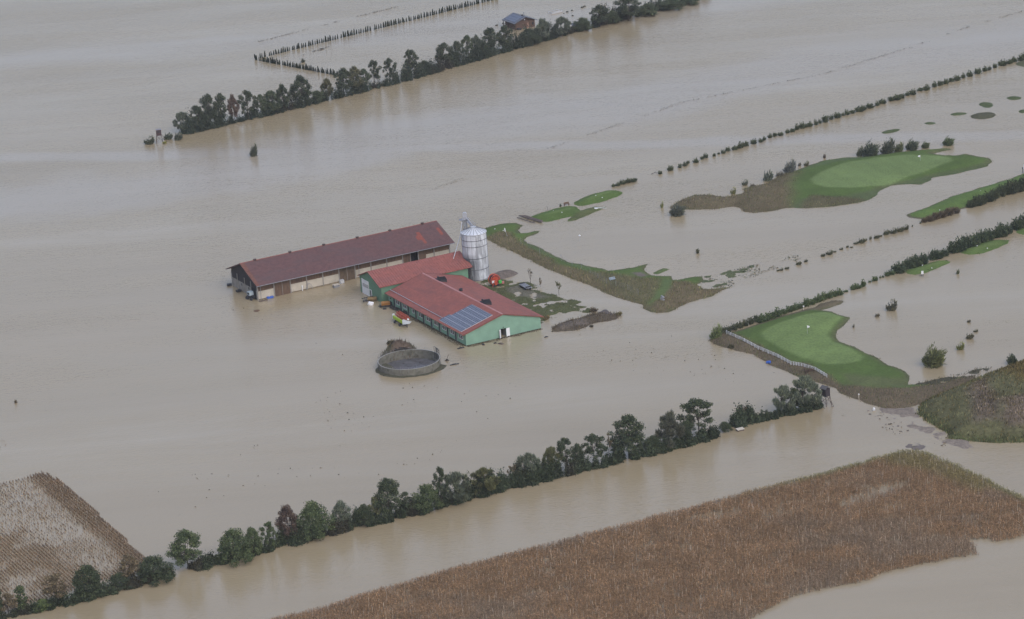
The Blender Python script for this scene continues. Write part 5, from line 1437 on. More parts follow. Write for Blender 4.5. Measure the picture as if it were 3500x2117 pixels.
MB().lathe([(SRad + .16, SZ - .05), (SRad + .12, SZ + .05), (.85, SZ + 1.45), (.85, SZ + 1.6), (0.01, SZ + 1.7)], 48).build('silo_roof', M('bright_zinc_roof', (.56, .59, .62), .45, .06, 1, metal=.15), D)
m = MB()
for k in range(20):
    a = 2 * math.pi * k / 20
    m.tube([((SRad + .1) * math.cos(a), (SRad + .1) * math.sin(a), SZ + .07), (.85 * math.cos(a), .85 * math.sin(a), SZ + 1.5)], .055, 5)
m.build('roof_rib', M('dark_ribs', (.12, .125, .135), .6, .1), D)
m = MB()
for z in (SZ - .1, 12.2, 10.35, 6.75, 3.4, .25):
    m.lathe([(SRad + .01, z - .07), (SRad + .09, z - .05), (SRad + .09, z + .05), (SRad + .01, z + .07)], 48, closed=False)
m.build('hoop', M('dark_hoops', (.10, .105, .115), .5, .1, metal=.3), D)
m = MB()
for k in range(16):
    a = 2 * math.pi * (k + .4) / 16
    m.tube([((SRad + .02) * math.cos(a), (SRad + .02) * math.sin(a), 0), ((SRad + .02) * math.cos(a), (SRad + .02) * math.sin(a), SZ - .1)], .05, 4)
m.build('seam', M('dark_seams', (.20, .21, .23), .5, .1, metal=.3), D)
m = MB().lathe([(.95, SZ + 2.5), (1.0, SZ + 2.5)], 12, closed=False)
for k in range(8):
    a = 2 * math.pi * k / 8
    m.tube([(.95 * math.cos(a), .95 * math.sin(a), SZ + 1.5), (.95 * math.cos(a), .95 * math.sin(a), SZ + 2.5)], .03, 4)
m.tube([(.95 * math.cos(2 * math.pi * k / 12), .95 * math.sin(2 * math.pi * k / 12), SZ + 2.5) for k in range(13)], .035, 4)
m.tube([(.95 * math.cos(2 * math.pi * k / 12), .95 * math.sin(2 * math.pi * k / 12), SZ + 2.0) for k in range(13)], .03, 4)
m.build('top_railing', MAT_STEEL, D)
E_ = empty('grain_elevator', 'slim steel grain elevator tower with a boxy head rising behind the silo', 'grain elevator', (-11.9, 908.9, 0))
m = MB()
for x, y in ((-.7, -.5), (.5, -.5), (-.7, .5), (.5, .5)):
    m.tube([(x, y, -.5), (x, y, 16.6)], .11, 5)
for z in np.arange(1, 16.5, 1.6):
    m.tube([(-.7, -.5, z), (.5, -.5, z + 1.5)], .05, 4).tube([(.5, .5, z), (-.7, .5, z + 1.5)], .05, 4).tube([(-.7, -.5, z), (-.7, .5, z + 1.5)], .05, 4).tube([(.5, -.5, z), (.5, .5, z + 1.5)], .05, 4)
m.build('lattice', MAT_STEEL, E_)
MB().box(-.45, -.1, -.25, .2, -.5, 16.6).box(.05, .35, -.25, .2, -.5, 16.6).build('leg', MAT_GALV, E_)
MB().box(-1.7, .9, -1.0, 1.0, 16.6, 16.72).build('platform', MAT_STEEL, E_)
m = MB()
for x, y in ((-1.7, -1), (-1.7, 1), (.9, 1), (.9, -1), (-.4, -1), (-.4, 1)):
    m.tube([(x, y, 16.7), (x, y, 17.7)], .03, 4)
m.tube([(.9, -1, 17.7), (-1.7, -1, 17.7), (-1.7, 1, 17.7), (.9, 1, 17.7)], .03, 4)
m.build('railing', MAT_STEEL, E_)
MB().prism([(-.55, 16.72), (.65, 16.72), (.65, 18.5), (.4, 18.85), (-.3, 18.85), (-.55, 18.5)], -.5, .5, 'y').build('head', MAT_GALV, E_)
m = MB().tube([(.6, -.3, 17.2), (2.3, -4.3, 15.75)], .16, 6)
m.build('spout', MAT_GALV, E_)
m = MB()
for dx in (-.45, .45):
    m.tube([(.5 + dx, -.4, 16.5), (2.3 + dx, -4.2, 15.6)], .06, 4).tube([(.5 + dx, -.4, 17.5), (2.3 + dx, -4.2, 16.6)], .05, 4)
    for t in np.linspace(0, 1, 7):
        p = Vector((.5 + dx, -.4, 16.5)).lerp(Vector((2.3 + dx, -4.2, 15.6)), t)
        m.tube([p, p + Vector((0, 0, 1))], .035, 4)
m.add([(.05, -.4, 16.52), (.95, -.4, 16.52), (2.75, -4.2, 15.62), (1.85, -4.2, 15.62)], [(0, 1, 2, 3)])
m.build('catwalk', MAT_GALV, E_)
# chute from the head down to the shed roof (world: shed local 11.93,-2.67,6.93)
ca, sa = math.cos(.47243), math.sin(.47243)
tx, ty = -27.85 + 11.93 * ca + 2.67 * sa, 899.02 + 11.93 * sa - 2.67 * ca
MB().tube([(-.6, -.2, 17.3), (-1.75, -3.2, 12.5), (tx + 11.9, ty - 908.9, 7.0)], .11, 6).build('chute', MAT_GALV, E_)

# ------------------------------------------------------------------ the slurry tank
T = empty('slurry_tank', 'round open concrete slurry tank half full of grey slurry, in the flood', 'tank', (-28.89, 827.78, 0))
TR, TZ = 8.51, 1.95
m = MB()
m.lathe([(TR - .22, -1.2), (TR - .22, TZ), (TR, TZ), (TR, -.7)], 72, closed=False)
m.build('tank_wall', M('stained_concrete', (.150, .145, .120), .9, .22, .9, (.060, .064, .045), .95, .6), T, smooth=False)
MB().lathe([(TR - .235, TZ - .04), (TR - .235, TZ + .04), (TR + .03, TZ + .04), (TR + .03, TZ - .04)], 72, closed=False).build('rim', M('pale_rim', (.26, .255, .235), .85, .12, 1), T)
MB().lathe([(TR - .21, -.62), (.01, -.62)], 72, closed=False).build('slurry', M('grey_slurry', (.105, .105, .115), .26, .35, .35, (.060, .056, .054), .9, .22, spec=.5), T)
m = MB()
for k in range(24):
    a = 2 * math.pi * k / 24
    m.tube([((TR + .06) * math.cos(a), (TR + .06) * math.sin(a), TZ - .9), ((TR + .06) * math.cos(a), (TR + .06) * math.sin(a), TZ + .75 * (0.5 + ((k * 7) % 5) / 5))], .03, 4)
m.build('fence_post', MAT_STEEL, T)
m = MB()
for z in (.35, .7):
    m.tube([((TR + .06) * math.cos(2 * math.pi * k / 72), (TR + .06) * math.sin(2 * math.pi * k / 72), TZ + z * .8) for k in range(73)], .012, 3)
m.build('fence_wire', MAT_STEEL, T)
m = MB()
for a in (.50, .36, .24):
    x, y = TR * math.cos(a), TR * math.sin(a)
    m.tube([(x, y, -.3), (x, y, 3.4), (x * .93, y * .93, 3.9)], .07, 5).tube([(x * .93, y * .93, 3.9), (x * .93, y * .93, .4)], .06, 5)
m.tube([(TR * math.cos(.5), TR * math.sin(.5), 3.2), (TR * math.cos(.24), TR * math.sin(.24), 3.0)], .05, 5).tube([(TR * math.cos(.5), TR * math.sin(.5), 2.6), (TR * math.cos(.24), TR * math.sin(.24), 2.5)], .05, 5)
m.build('ladder', MAT_BLACK, T)
m = land('tank_bank', [(1280, 1262), (1300, 1248), (1340, 1272), (1420, 1284), (1480, 1270), (1504, 1246), (1522, 1250), (1508, 1266), (1460, 1284), (1380, 1293), (1320, 1288), (1290, 1276)], .35, 1.0, (.07, .068, .045), rough=.2, seed=71, step=.4, edge_noise=1.2, mat=MAT_SOIL)
named(m, 'narrow weedy ledge of earth round the front of the slurry tank', 'ground')

# ------------------------------------------------------------------ farm machines and yard things
H_ = empty('combine_header', 'lime green combine header with a bright red reel on its trailer in the flood', 'harvester header', (*G(1368, 1108), 0), -1.13)
H_.scale = (1.12, 1.3, 1.25)
MB().prism([(-.5, .75), (.35, .75), (.25, 1.0), (-.15, 1.05), (-.25, 1.45), (-.5, 1.5)], -3.0, 3.0, 'x').build('trough', MAT_LIME, H_)
m = MB()
m.tube([(-2.9, .75, 1.7), (2.9, .75, 1.7)], .10, 6)
for k in range(6):
    a = 2 * math.pi * k / 6
    y, z = .75 + .62 * math.cos(a), 1.7 + .62 * math.sin(a)
    m.tube([(-2.85, y, z), (2.85, y, z)], .07, 4)
    for x in np.arange(-2.8, 2.85, .32):
        m.tube([(x, y, z), (x, y - .05, z - .32)], .035, 3)
for x in (-2.85, -1.4, 0, 1.4, 2.85):
    for k in range(3):
        a = math.pi * k / 3
        m.tube([(x, .75 - .62 * math.cos(a), 1.7 - .62 * math.sin(a)), (x, .75 + .62 * math.cos(a), 1.7 + .62 * math.sin(a))], .05, 4)
m.lathe([(.0, 0), (.0, 0)], 3)
m.build('reel', MAT_RED, H_)
for x in (-3.12, 3.02):
    MB().prism([(-.6, .7), (1.1, .55), (1.55, .95), (.7, 1.35), (-.3, 1.9), (-.6, 1.8)], x, x + .1, 'x').build('side_plate', M('pale_grey_paint', (.45, .49, .52), .5, .1), H_)
MB().tube([(3.05, .75, 1.7), (3.3, .75, 1.7)], .22, 10).build('hub', MAT_WHITE, H_)
MB().box(-2.4, 3.0, -.1, .1, .35, .5).box(-1.5, -1.35, -.7, .8, .3, .75).box(1.5, 1.65, -.7, .8, .3, .75).tube([(3.0, 0, .4), (4.4, 0, .3)], .06, 5).tube([(4.4, 0, .2), (4.4, 0, .7)], .05, 5).tube([(-3.1, -.1, .9), (-4.2, -.1, 1.2)], .09, 5).build('trailer_frame', MAT_BLACK, H_)
for x in (-1.42, 1.57):
    for y in (-.75, .85):
        w = MB().tube([(x, y - .12, .2), (x, y + .12, .2)], .36, 14).build('wheel', MAT_BLACK, H_)

hr = empty('hose_reel', 'big red irrigation hose reel with a green motor box beside the silo', 'hose reel', (*G(1694, 979), 0), R(-62))
hr.scale = (.88, .88, .90)
MB().tube([(-1.5, 0, 2.15), (.05, 0, 2.15)], 1.38, 28).build('coiled_hose', M('black_hose', (.028, .028, .032), .6, .3, 6, vec=(9, 1, 1)), hr)
m = MB()
m.tube([(.06, 0, 2.15), (.16, 0, 2.15)], 1.22, 28)
for x in (.06, -1.56):
    prof = [(1.66 * math.cos(2 * math.pi * k / 32), 1.66 * math.sin(2 * math.pi * k / 32)) for k in range(33)]
    m.tube([(x, p[0], 2.15 + p[1]) for p in prof], .17, 6)
for k in range(4):
    a = math.pi * k / 4 + .2
    m.tube([(.2, -1.6 * math.cos(a), 2.15 - 1.6 * math.sin(a)), (.2, 1.6 * math.cos(a), 2.15 + 1.6 * math.sin(a))], .07, 4)
m.build('drum', MAT_RED, hr)
MB().box(.22, .30, -1.35, -.35, 1.35, 2.1).build('white_plate', MAT_WHITE, hr)
m = MB().box(-1.7, .4, -.9, 1.9, .45, .65).box(.1, .45, -.35, .35, .6, 2.0).tube([(.5, -.3, 2.3), (.7, -1.6, .0)], .09, 5).tube([(-.6, 1.8, .55), (-.5, 3.2, .6)], .09, 5)
m.build('chassis', MAT_RED, hr)
MB().box(.1, 1.0, 1.0, 1.9, .9, 1.85).build('motor_box', MAT_GREENPLASTIC, hr)
MB().box(.3, .8, 2.0, 2.9, .6, 1.3).build('pump', M('faded_pink_paint', (.42, .16, .15), .6, .2), hr)
for y in (-.7, .8):
    MB().tube([(.35, y, .38), (.65, y, .38)], .42, 14).tube([(.66, y, .38), (.68, y, .38)], .18, 8).build('wheel', MAT_BLACK, hr)

pw = empty('pipe_wagon', 'low dark wagon loaded with long grey irrigation pipes in the flooded yard', 'wagon', (*G(1797, 988), 0), R(-66))
pw.scale = (.9, .85, .85)
m = MB()
for k in range(6):
    y = -1.0 + .40 * k
    m.tube([(-2.9 + .15 * (k % 3), y, 1.15 + .05 * (k % 2)), (2.7 + .2 * ((k * 2) % 3), y, 1.10)], .11, 8)
m.build('pipes', M('pale_grey_pipe', (.40, .42, .45), .4, .15, 2, metal=.3), pw)
MB().box(-2.6, 2.2, -.9, .9, .7, .95).box(-2.6, -2.4, -1.05, 1.05, .9, 1.5).box(2.0, 2.2, -1.05, 1.05, .9, 1.5).box(2.2, 3.5, -.08, .08, .6, .72).build('wagon_bed', MAT_BLACK, pw)
for x in (-1.7, 1.5):
    for y in (-.95, .95):
        MB().tube([(x, y - .1, .4), (x, y + .1, .4)], .45, 14).build('wheel', MAT_BLACK, pw)

# things standing round the shed corner
o = tag(MB().lathe([(.01, -1.4), (.55, -1.3), (.6, -1.1), (.6, 1.1), (.55, 1.3), (.01, 1.4)], 16).build('tank_barrel', M('mustard_tank', (.19, .13, .06), .7, .25), None, (*G(1273, 1030), .75)), 'brown tank lying on its side below the roller door', 'tank')
o.rotation_euler = (0, R(90), R(-5))
m = empty('plough', 'dark tangle of plough frames lying at the roller door of the shed', 'plough', (*G(1256, 1030), 0), .3)
q = MB()
for k in range(7):
    q.tube([(-1.4 + .45 * k, -.9, .2), (-1.2 + .45 * k, .2, 1.1 + .2 * (k % 2)), (-1.0 + .45 * k, .9, .3)], .09, 5)
q.tube([(-1.6, .2, 1.0), (1.8, .2, 1.2)], .14, 5).tube([(-1.5, -.7, .5), (1.7, -.6, .6)], .12, 5)
q.build('frame', MAT_BLACK, m)
q = MB()
for k in range(4):
    q.prism([(-.3, 0), (.35, .1), (.1, .55), (-.3, .5)], -1.2 + .7 * k, -1.1 + .7 * k, 'x')
q.build('ploughshare', MAT_RUST, m)
def crumple(name, label, cat, loc, r, mat, seed, sq=(1, 1, .8)):
    g = random.Random(seed)
    import bmesh
    bm = bmesh.new()
    bmesh.ops.create_icosphere(bm, subdivisions=2, radius=1)
    for v in bm.verts:
        v.co = Vector((v.co.x * sq[0], v.co.y * sq[1], v.co.z * sq[2])) * r * g.uniform(.72, 1.2)
    me = bpy.data.meshes.new(name)
    bm.to_mesh(me)
    bm.free()
    me.materials.append(mat)
    o = link(name, me)
    o.location = loc
    return tag(o, label, cat)
crumple('white_sack', 'crumpled white sack floating in front of the green shed', 'sack', (*G(1267, 1043), .35), .8, MAT_WHITE, 3, (1.1, .8, .9))
hp_ = empty('seed_hopper', 'faded orange seed hopper on a dark machine at the shed corner', 'seed drill', (*G(1319, 1049), 0), .1)
MB().prism([(-.45, .55), (.45, .55), (.75, 1.45), (-.75, 1.45)], -1.25, 1.25, 'x').build('hopper', MAT_ORANGEPAINT, hp_)
q = MB().box(-1.6, 1.6, -.7, .7, .3, .5).tube([(-2.2, 0, .4), (-1.5, 0, .4)], .1, 5)
for k in range(6):
    q.tube([(-1.4 + .55 * k, -.6, .4), (-1.4 + .55 * k, -1.1, .0)], .07, 4)
q.build('frame', MAT_BLACK, hp_)
for x in (-1.7, 1.7):
    MB().tube([(x - .12, 0, .4), (x + .12, 0, .4)], .48, 14).build('wheel', MAT_BLACK, hp_)
hw_ = empty('harrow', 'black spring tine harrow half under water right of the orange hopper', 'harrow', (*G(1352, 1058), 0), -.9)
q = MB()
for k in range(9):
    q.tube([(-1.8 + .45 * k, -.8, .15), (-1.8 + .45 * k, 0, .75), (-1.8 + .45 * k, .7, .2)], .06, 4)
q.tube([(-2, 0, .7), (2, 0, .7)], .1, 5).tube([(-2, -.6, .4), (2, -.6, .4)], .08, 5)
q.build('tines', MAT_BLACK, hw_)
o = tag(MB().tube([(.42 * math.cos(2 * math.pi * k / 16), .42 * math.sin(2 * math.pi * k / 16), .1) for k in range(17)], .17, 6).build('tyre', MAT_BLACK, None, (*G(1315, 1057), 0)), 'black tyre floating left of the orange hopper', 'tyre')
# barn front
bb = 'blue plastic barrel bobbing at the left corner of the long barn'
for k, (x, y) in enumerate(((915, 1020), (928, 1019))):
    o = tag(MB().lathe([(.01, -.5), (.30, -.48), (.33, 0), (.30, .48), (.01, .5)], 14).build('barrel', MAT_BLUE, None, (*G(x, y), .22), .5 + 1.2 * k), bb, 'barrel', 'blue barrels at the barn corner')
    o.rotation_euler = (R(80), 0, .5 + 1.2 * k)
    o.scale = (1.25, 1.25, 1.25)
tag(MB().box(-1.3, 1.3, -.35, .35, -.1, .18).box(-1.1, -.9, -.4, .4, .18, .26).box(.8, 1.0, -.4, .4, .18, .26).build('pallet', MAT_GREYWOOD, None, (*G(900, 1029), 0), .45), 'wooden pallet floating beside the blue barrels', 'pallet')
cb = empty('tractor', 'small tractor with a pale blue cab sunk at the barn gable', 'tractor', (*G(857, 1022), 0), -.9)
MB().box(-.75, .75, -.8, .8, .55, 1.25).build('body', MAT_BLACK, cb)
MB().prism([(-.75, 1.25), (.75, 1.25), (.62, 2.3), (-.62, 2.3)], -.7, .7, 'y').build('cab', M('pale_blue_paint', (.42, .50, .54), .5, .1), cb)
MB().box(-.5, .5, -.73, -.701, 1.45, 2.1).build('window', MAT_GLASS, cb)
MB().box(.75, 1.9, -.4, .4, .5, 1.15).build('bonnet', MAT_BLACK, cb)
for x, r in ((-.5, .7), (1.5, .45)):
    for y in (-.85, .85):
        MB().tube([(x, y - .18, .3), (x, y + .18, .3)], r, 16).build('wheel', MAT_BLACK, cb)
for x, y, l_, w_, rz, lab in ((784, 977, 1.3, .5, .3, 'dark crate in the water at the rear corner of the barn gable'), (816, 998, 1.3, .6, .6, 'black crate floating in front of the barn gable')):
    tag(MB().box(-l_ / 2, l_ / 2, -w_, w_, -.2, .55).box(-l_ / 2 - .05, l_ / 2 + .05, -w_ - .05, w_ + .05, .55, .62).build('crate', MAT_BLACK, None, (*G(x, y), 0), rz), lab, 'crate')
tag(MB().lathe([(.9, -.05), (.9, .08), (.01, .12)], 20, closed=False).build('manhole_cover', MAT_RUST, None, (*G(877, 1063), 0)), 'round dark cover lying in the water in front of the barn', 'cover')
q = empty('feed_table', 'grey box with a pale flat lid standing in the water at the long barn wall', 'box', (*G(1149, 982), 0), TH + .1)
MB().box(-.9, .9, -.55, .55, -.3, .75).build('box_body', MAT_STEEL, q)
MB().box(-1.0, 1.0, -.65, .65, .75, .85).build('lid', MAT_CREAM, q)
q = empty('liquid_container', 'white plastic liquid container in a cage beside the dark barn door', 'container', (*G(1168, 968), 0), TH)
MB().box(-.6, .6, -.5, .5, -.1, 1.0).build('bladder', MAT_WHITE, q)
k = MB()
for x in np.linspace(-.62, .62, 6): k.tube([(x, -.53, -.1), (x, -.53, 1.02), (x, .53, 1.02)], .03, 4)
for z in (.1, .55, 1.0): k.tube([(-.62, -.53, z), (.62, -.53, z), (.62, .53, z)], .03, 4)
k.build('cage', MAT_STEEL, q)
tag(MB().lathe([(.5, .9), (.62, 1.05), (.5, 1.25), (.1, 1.4)], 14).build('heap_cover', MAT_RUST, None, (*G(1170, 961), 0)), 'brown cap of a bucket behind the liquid container', 'bucket')
tag(MB().tube([(1.0 * math.cos(math.pi * k / 10), 0, -.2 + 2.0 * math.sin(math.pi * k / 10) ** .8) for k in range(11)], .06, 6).tube([(-.6, .25, -.2), (-.55, .25, 1.5), (.3, .2, 1.9)], .05, 5).build('feeder_hoop', MAT_STEEL, None, (*G(1058, 990), 0), TH), 'arched metal feeder hoop standing against the cream barn wall', 'hoop')
q = empty('water_pump', 'white hand pump post standing against the cream barn wall', 'pump', (*G(1034, 994), 0), TH)
MB().lathe([(.16, -.2), (.14, .9), (.22, 1.0), (.2, 1.5), (.05, 1.65)], 10).build('pump_body', MAT_WHITE, q)
MB().tube([(0, -.1, 1.4), (.5, -.2, 1.1)], .05, 5).build('pump_handle', MAT_STEEL, q)
for x, y, sx_, sy_, rz, lab in ((1575, 1191, 1.5, .45, .4, 'dark board floating at the near corner of the green barn'), (1652, 1179, .5, .9, .3, 'dark crate lid in front of the green gable'), (1693, 1174, .7, .4, .2, 'black drum lid left of the leaning board'), (1712, 1176, 1.2, .7, -.7, 'grey board leaning out of the water below the open doors'),
                              (1478, 1246, 1.0, .3, .4, 'dark plank right beside the slurry tank'), (1553, 1247, 1.9, .35, .35, 'long dark slab of debris right of the slurry tank'), (1867, 1153, .9, .2, .5, 'thin stick of driftwood right of the green gable')):
    tag(MB().box(-sx_ / 2 * 1.3, sx_ / 2 * 1.3, -sy_ / 2 * 1.2, sy_ / 2 * 1.2, -.1, .16).box(-sx_ * .3, sx_ * .2, -sy_ * .3, sy_ * .35, .16, .30).build('floating_board', MAT_BLACK if 'grey' not in lab else MAT_GREYWOOD, None, (*G(x, y), 0), rz), lab, 'debris')
q = MB()
for k in range(10):
    a = k * 2.4
    q.tube([(.6 * math.cos(a), .4 * math.sin(a), 0), (.3 * math.cos(a + 2), .3 * math.sin(a + 1), .5), (-.6 * math.cos(a + .5), .4 * math.sin(a), .1)], .05, 4)
q.tube([(-.2, 0, 0), (.5, .2, 1.7)], .06, 5)
tag(q.build('branch_tangle', MAT_BARK, None, (*G(1528, 1234), 0)), 'tangle of branches with a pale stick right of the slurry tank', 'branches')

# ------------------------------------------------------------------ planks, bench, markers, flags and fences of the golf course
q = MB()
a0, a1 = G(1779, 739), G(1857, 763)
d = a1 - a0
L_ = float(np.hypot(*d))
for k in range(4):
    q.box(-L_ / 2 + .5 * k, L_ / 2 - .3 * k, .35 * k - .7, .35 * k - .42, .12 + .02 * k, .32 + .03 * k)
q.box(-L_ / 2 + 1, L_ / 2 - 1.5, -2.2, -1.95, .05, .2).box(-1, -.8, -1.4, 1, .0, .12).box(2.2, 2.4, -1.2, 1, .0, .12)
tag(q.build('plank_stack', MAT_GREYWOOD, None, (*((a0 + a1) / 2), .12), math.atan2(d[1], d[0])), 'stack of long weathered planks at the left tip of the first tee island', 'planks')
q = empty('bench', 'small reddish wooden bench standing at the top of the first tee island', 'bench', (*G(1937, 702), 0), .5)
MB().box(-.95, .95, -.25, .25, .42, .5).build('seat', MAT_RUST, q)
MB().box(-.95, .95, .22, .30, .55, .95).build('backrest', MAT_RUST, q)
for x in (-.8, .8):
    MB().box(x - .06, x + .06, -.22, .22, -.2, .42).build('leg', MAT_RUST, q)
bush(1916, 706, 10, 9, (.04, .05, .035), 'small potted bush left of the reddish bench')
tag(MB().tube([(0, 0, -.2), (-.25, 0, 1.1)], .05, 5).build('post', MAT_BLACK, None, (*G(1873, 717), 0)), 'thin dark leaning post above the first tee island', 'post')
q = MB().box(-.5, .5, -.5, .5, .1, .3).tube([(0, .2, .2), (3.2, -.9, .15)], .07, 5).tube([(0, .4, .2), (2.8, .6, .15)], .06, 5)
tag(q.build('floating_board', MAT_WHITE, None, (*G(2037, 716), .15), .1), 'pale board with two poles at the tip of the olive spit', 'debris')
q = empty('leaning_sign', 'white paddle shaped sign leaning on a pole on the green strip beside the silo', 'sign', (*G(1735, 815), .7), 0)
MB().tube([(0, 0, -.3), (-.55, .1, 1.7)], .05, 5).build('pole', MAT_GALV, q)
MB().prism([(-.75, 1.5), (-.45, 1.5), (-.5, 2.5), (-.65, 2.7), (-.85, 2.45)], -.03, .03, 'y').build('sign_board', MAT_WHITE, q)
for x, y, z, c in ((1692, 783, .75, 0), (1720, 789, .8, 0), (1921, 726, .75, 0), (1892, 718, .5, 0), (2059, 677, .9, 0), (2037, 670, .9, 0), (3153, 908, .8, 0), (3185, 917, .75, 0), (3340, 842, .85, 0), (3375, 850, .8, 0), (3212, 721, 1.0, 0), (3352, 655, 1.0, 0)):
    tag(MB().lathe([(.02, .0), (.13, .04), (.16, .13), (.11, .24), (.02, .28)], 10).build('tee_marker', MAT_WHITE, None, (*G(x, y + 8), z - .15)), 'small white tee marker ball on a mown tee', 'tee marker', 'white tee markers')
def flag(px, py, z, h, label, dirx=-1):
    e = empty('flagstick', label, 'flag', (*G(px, py), z))
    MB().tube([(0, 0, -.2), (0, 0, h)], .035, 5).build('pole', MAT_GALV, e)
    MB().prism([(0, h - .75), (dirx * .75, h - .55), (dirx * .65, h - .25), (0, h)], -.03, .03, 'y').build('flag_cloth', MAT_WHITE, e)
    return e
flag(3146, 562, 1.2, 1.9, 'white flag on the large golf green')
flag(2760, 1152, 1.0, 2.3, 'white flag on the near golf green', 1)
q = empty('flagstick', 'white round marker on a thin pole in open water right of the green strip', 'flag', (*G(1982, 826), 0))
MB().tube([(0, 0, -.2), (.1, 0, 1.7)], .03, 5).build('pole', MAT_GALV, q)
MB().lathe([(.02, 1.6), (.32, 1.75), (.34, 1.95), (.02, 2.15)], 12).build('marker_ball', MAT_WHITE, q)
for x, y, h, lab in ((2747, 1062, 1.4, 'pale post at the hedge above the near golf green'), (2936, 1368, 1.7, 'white post with a small plate below the brown bank of the near golf green')):
    e = empty('marker_post', lab, 'post', (*G(x, y), .1))
    MB().box(-.06, .06, -.06, .06, -.3, h).build('post', MAT_CREAM, e)
    MB().box(-.2, .2, -.08, -.061, h - .35, h - .05).build('plate', MAT_WHITE, e)
e = empty('course_sign', 'white notice board on legs in the water before the smaller tee island', 'sign', (*G(3153, 945), 0))
MB().box(-.32, .32, -.05, .05, .7, 1.6).build('sign_board', MAT_WHITE, e)
for x in (-.25, .25):
    MB().box(x - .05, x + .05, -.045, .045, -.3, .7).build('leg', MAT_BLACK, e)
tag(MB().box(-.07, .07, -.07, .07, -.3, .9).box(.5, .62, -.07, .07, -.3, .7).build('stake_pair', MAT_BLACK, None, (*G(3145, 945), 0)), 'two short dark stakes left of the white notice board', 'stakes')  # two plain stakes beside the notice board
e = empty('ball_washer', 'dark ball washer stand with a white board at the right picture edge', 'stand', (*G(3496, 592), .5))
MB().lathe([(.12, -.4), (.1, 1.0), (.25, 1.05), (.25, 1.3), (.02, 1.35)], 10).build('stand', MAT_BLACK, e)
MB().box(.3, 1.1, -.05, .05, .8, 2.2).build('sign_board', MAT_WHITE, e)
crumple('snagged_sack', 'white sack caught on the edge of the washed out track', 'sack', (*G(2987, 1404), .3), .42, MAT_WHITE, 8, (.8, .8, 1.3))  # a white cloth sack
e = tag(MB().lathe([(.01, -.5), (.33, -.48), (.36, 0), (.33, .48), (.01, .5)], 14).build('barrel', MAT_BLUE, None, (*G(2627, 1243), .35)), 'single blue barrel washed against the brown bank below the white railing', 'barrel')
e.rotation_euler = (R(75), 0, .9)
e.scale = (1.2, 1.2, 1.1)
e = empty('beehive', 'pale wooden box at the waterline in the last gap of the lower tree row', 'box', (*G(2530, 1472), 0), .4)
MB().box(-.9, .9, -.5, .5, -.2, .35).build('box_body', MAT_GREYWOOD, e)
MB().prism([(-.65, .35), (.65, .5), (.65, .58), (-.65, .43)], -1.0, 1.0, 'x').build('lid', MAT_CREAM, e)
e = tag(MB().box(-.9, .9, -.4, .4, .45, .6).box(-.8, -.65, -.3, .3, -.2, .45).box(.65, .8, -.3, .3, -.2, .45).box(-.9, .9, .35, .45, .6, 1.05).build('garden_bench', M('grey_blue_paint', (.26, .31, .35), .5, .1), None, (*G(2094, 966), .5), .3), 'pale blue bench on the brown rough behind the wire fence', 'bench')
e = empty('stone_stack', 'grey stack of flat stones like a cairn on the triangle of rough', 'cairn', (*G(2264, 1035), .6))
for k, (r, z) in enumerate(((.62, 0), (.5, .4), (.55, .75), (.3, 1.15))):
    g = random.Random(k)
    MB().lathe([(.05, z), (r, z + .08), (r * .95, z + .36), (.1, z + .46)], 9, (g.uniform(-.15, .15), g.uniform(-.1, .1))).build('stone', MAT_STEEL, e)

def fence_line(name, label, px_bottoms, z, hgt, post_r, mat, n_sub, rails, thick):
    P = [G(*p) for p in px_bottoms]
    e = empty(name, label, 'fence', (P[0][0], P[0][1], 0))
    pts = []
    for i in range(len(P) - 1):
        for k in range(n_sub):
            pts.append(P[i] + (P[i + 1] - P[i]) * k / n_sub)
    pts.append(P[-1])
    loc = [(p[0] - P[0][0], p[1] - P[0][1]) for p in pts]
    for x, y in loc:
        MB().tube([(x, y, z - .5), (x, y, z + hgt)], post_r, 5).build('post', mat, e)
    for k, h in enumerate(rails):
        MB().tube([(x, y, z + h) for x, y in loc], thick, 4).build('rail' if thick > .03 else 'wire', mat, e)
    return e
fence_line('railing', 'long low white railing along the front of the near golf green', [(2483, 1150), (2545, 1178), (2592, 1203), (2660, 1232), (2704, 1256), (2740, 1262), (2787, 1276), (2827, 1300)], .7, 1.0, .07, MAT_WHITE, 4, (.3, .62, .95), .05)
fence_line('wire_fence', 'thin tall wire fence with grey posts along the strip beside the silo', [(1780, 838), (1845, 872), (1919, 897), (1956, 918), (1988, 928), (2018, 943), (2045, 960), (2073, 977), (2106, 986), (2147, 1000), (2183, 1016)], .5, 1.9, .040, MAT_STEEL, 1, (.2, .5, .8, 1.1, 1.4, 1.75), .010)

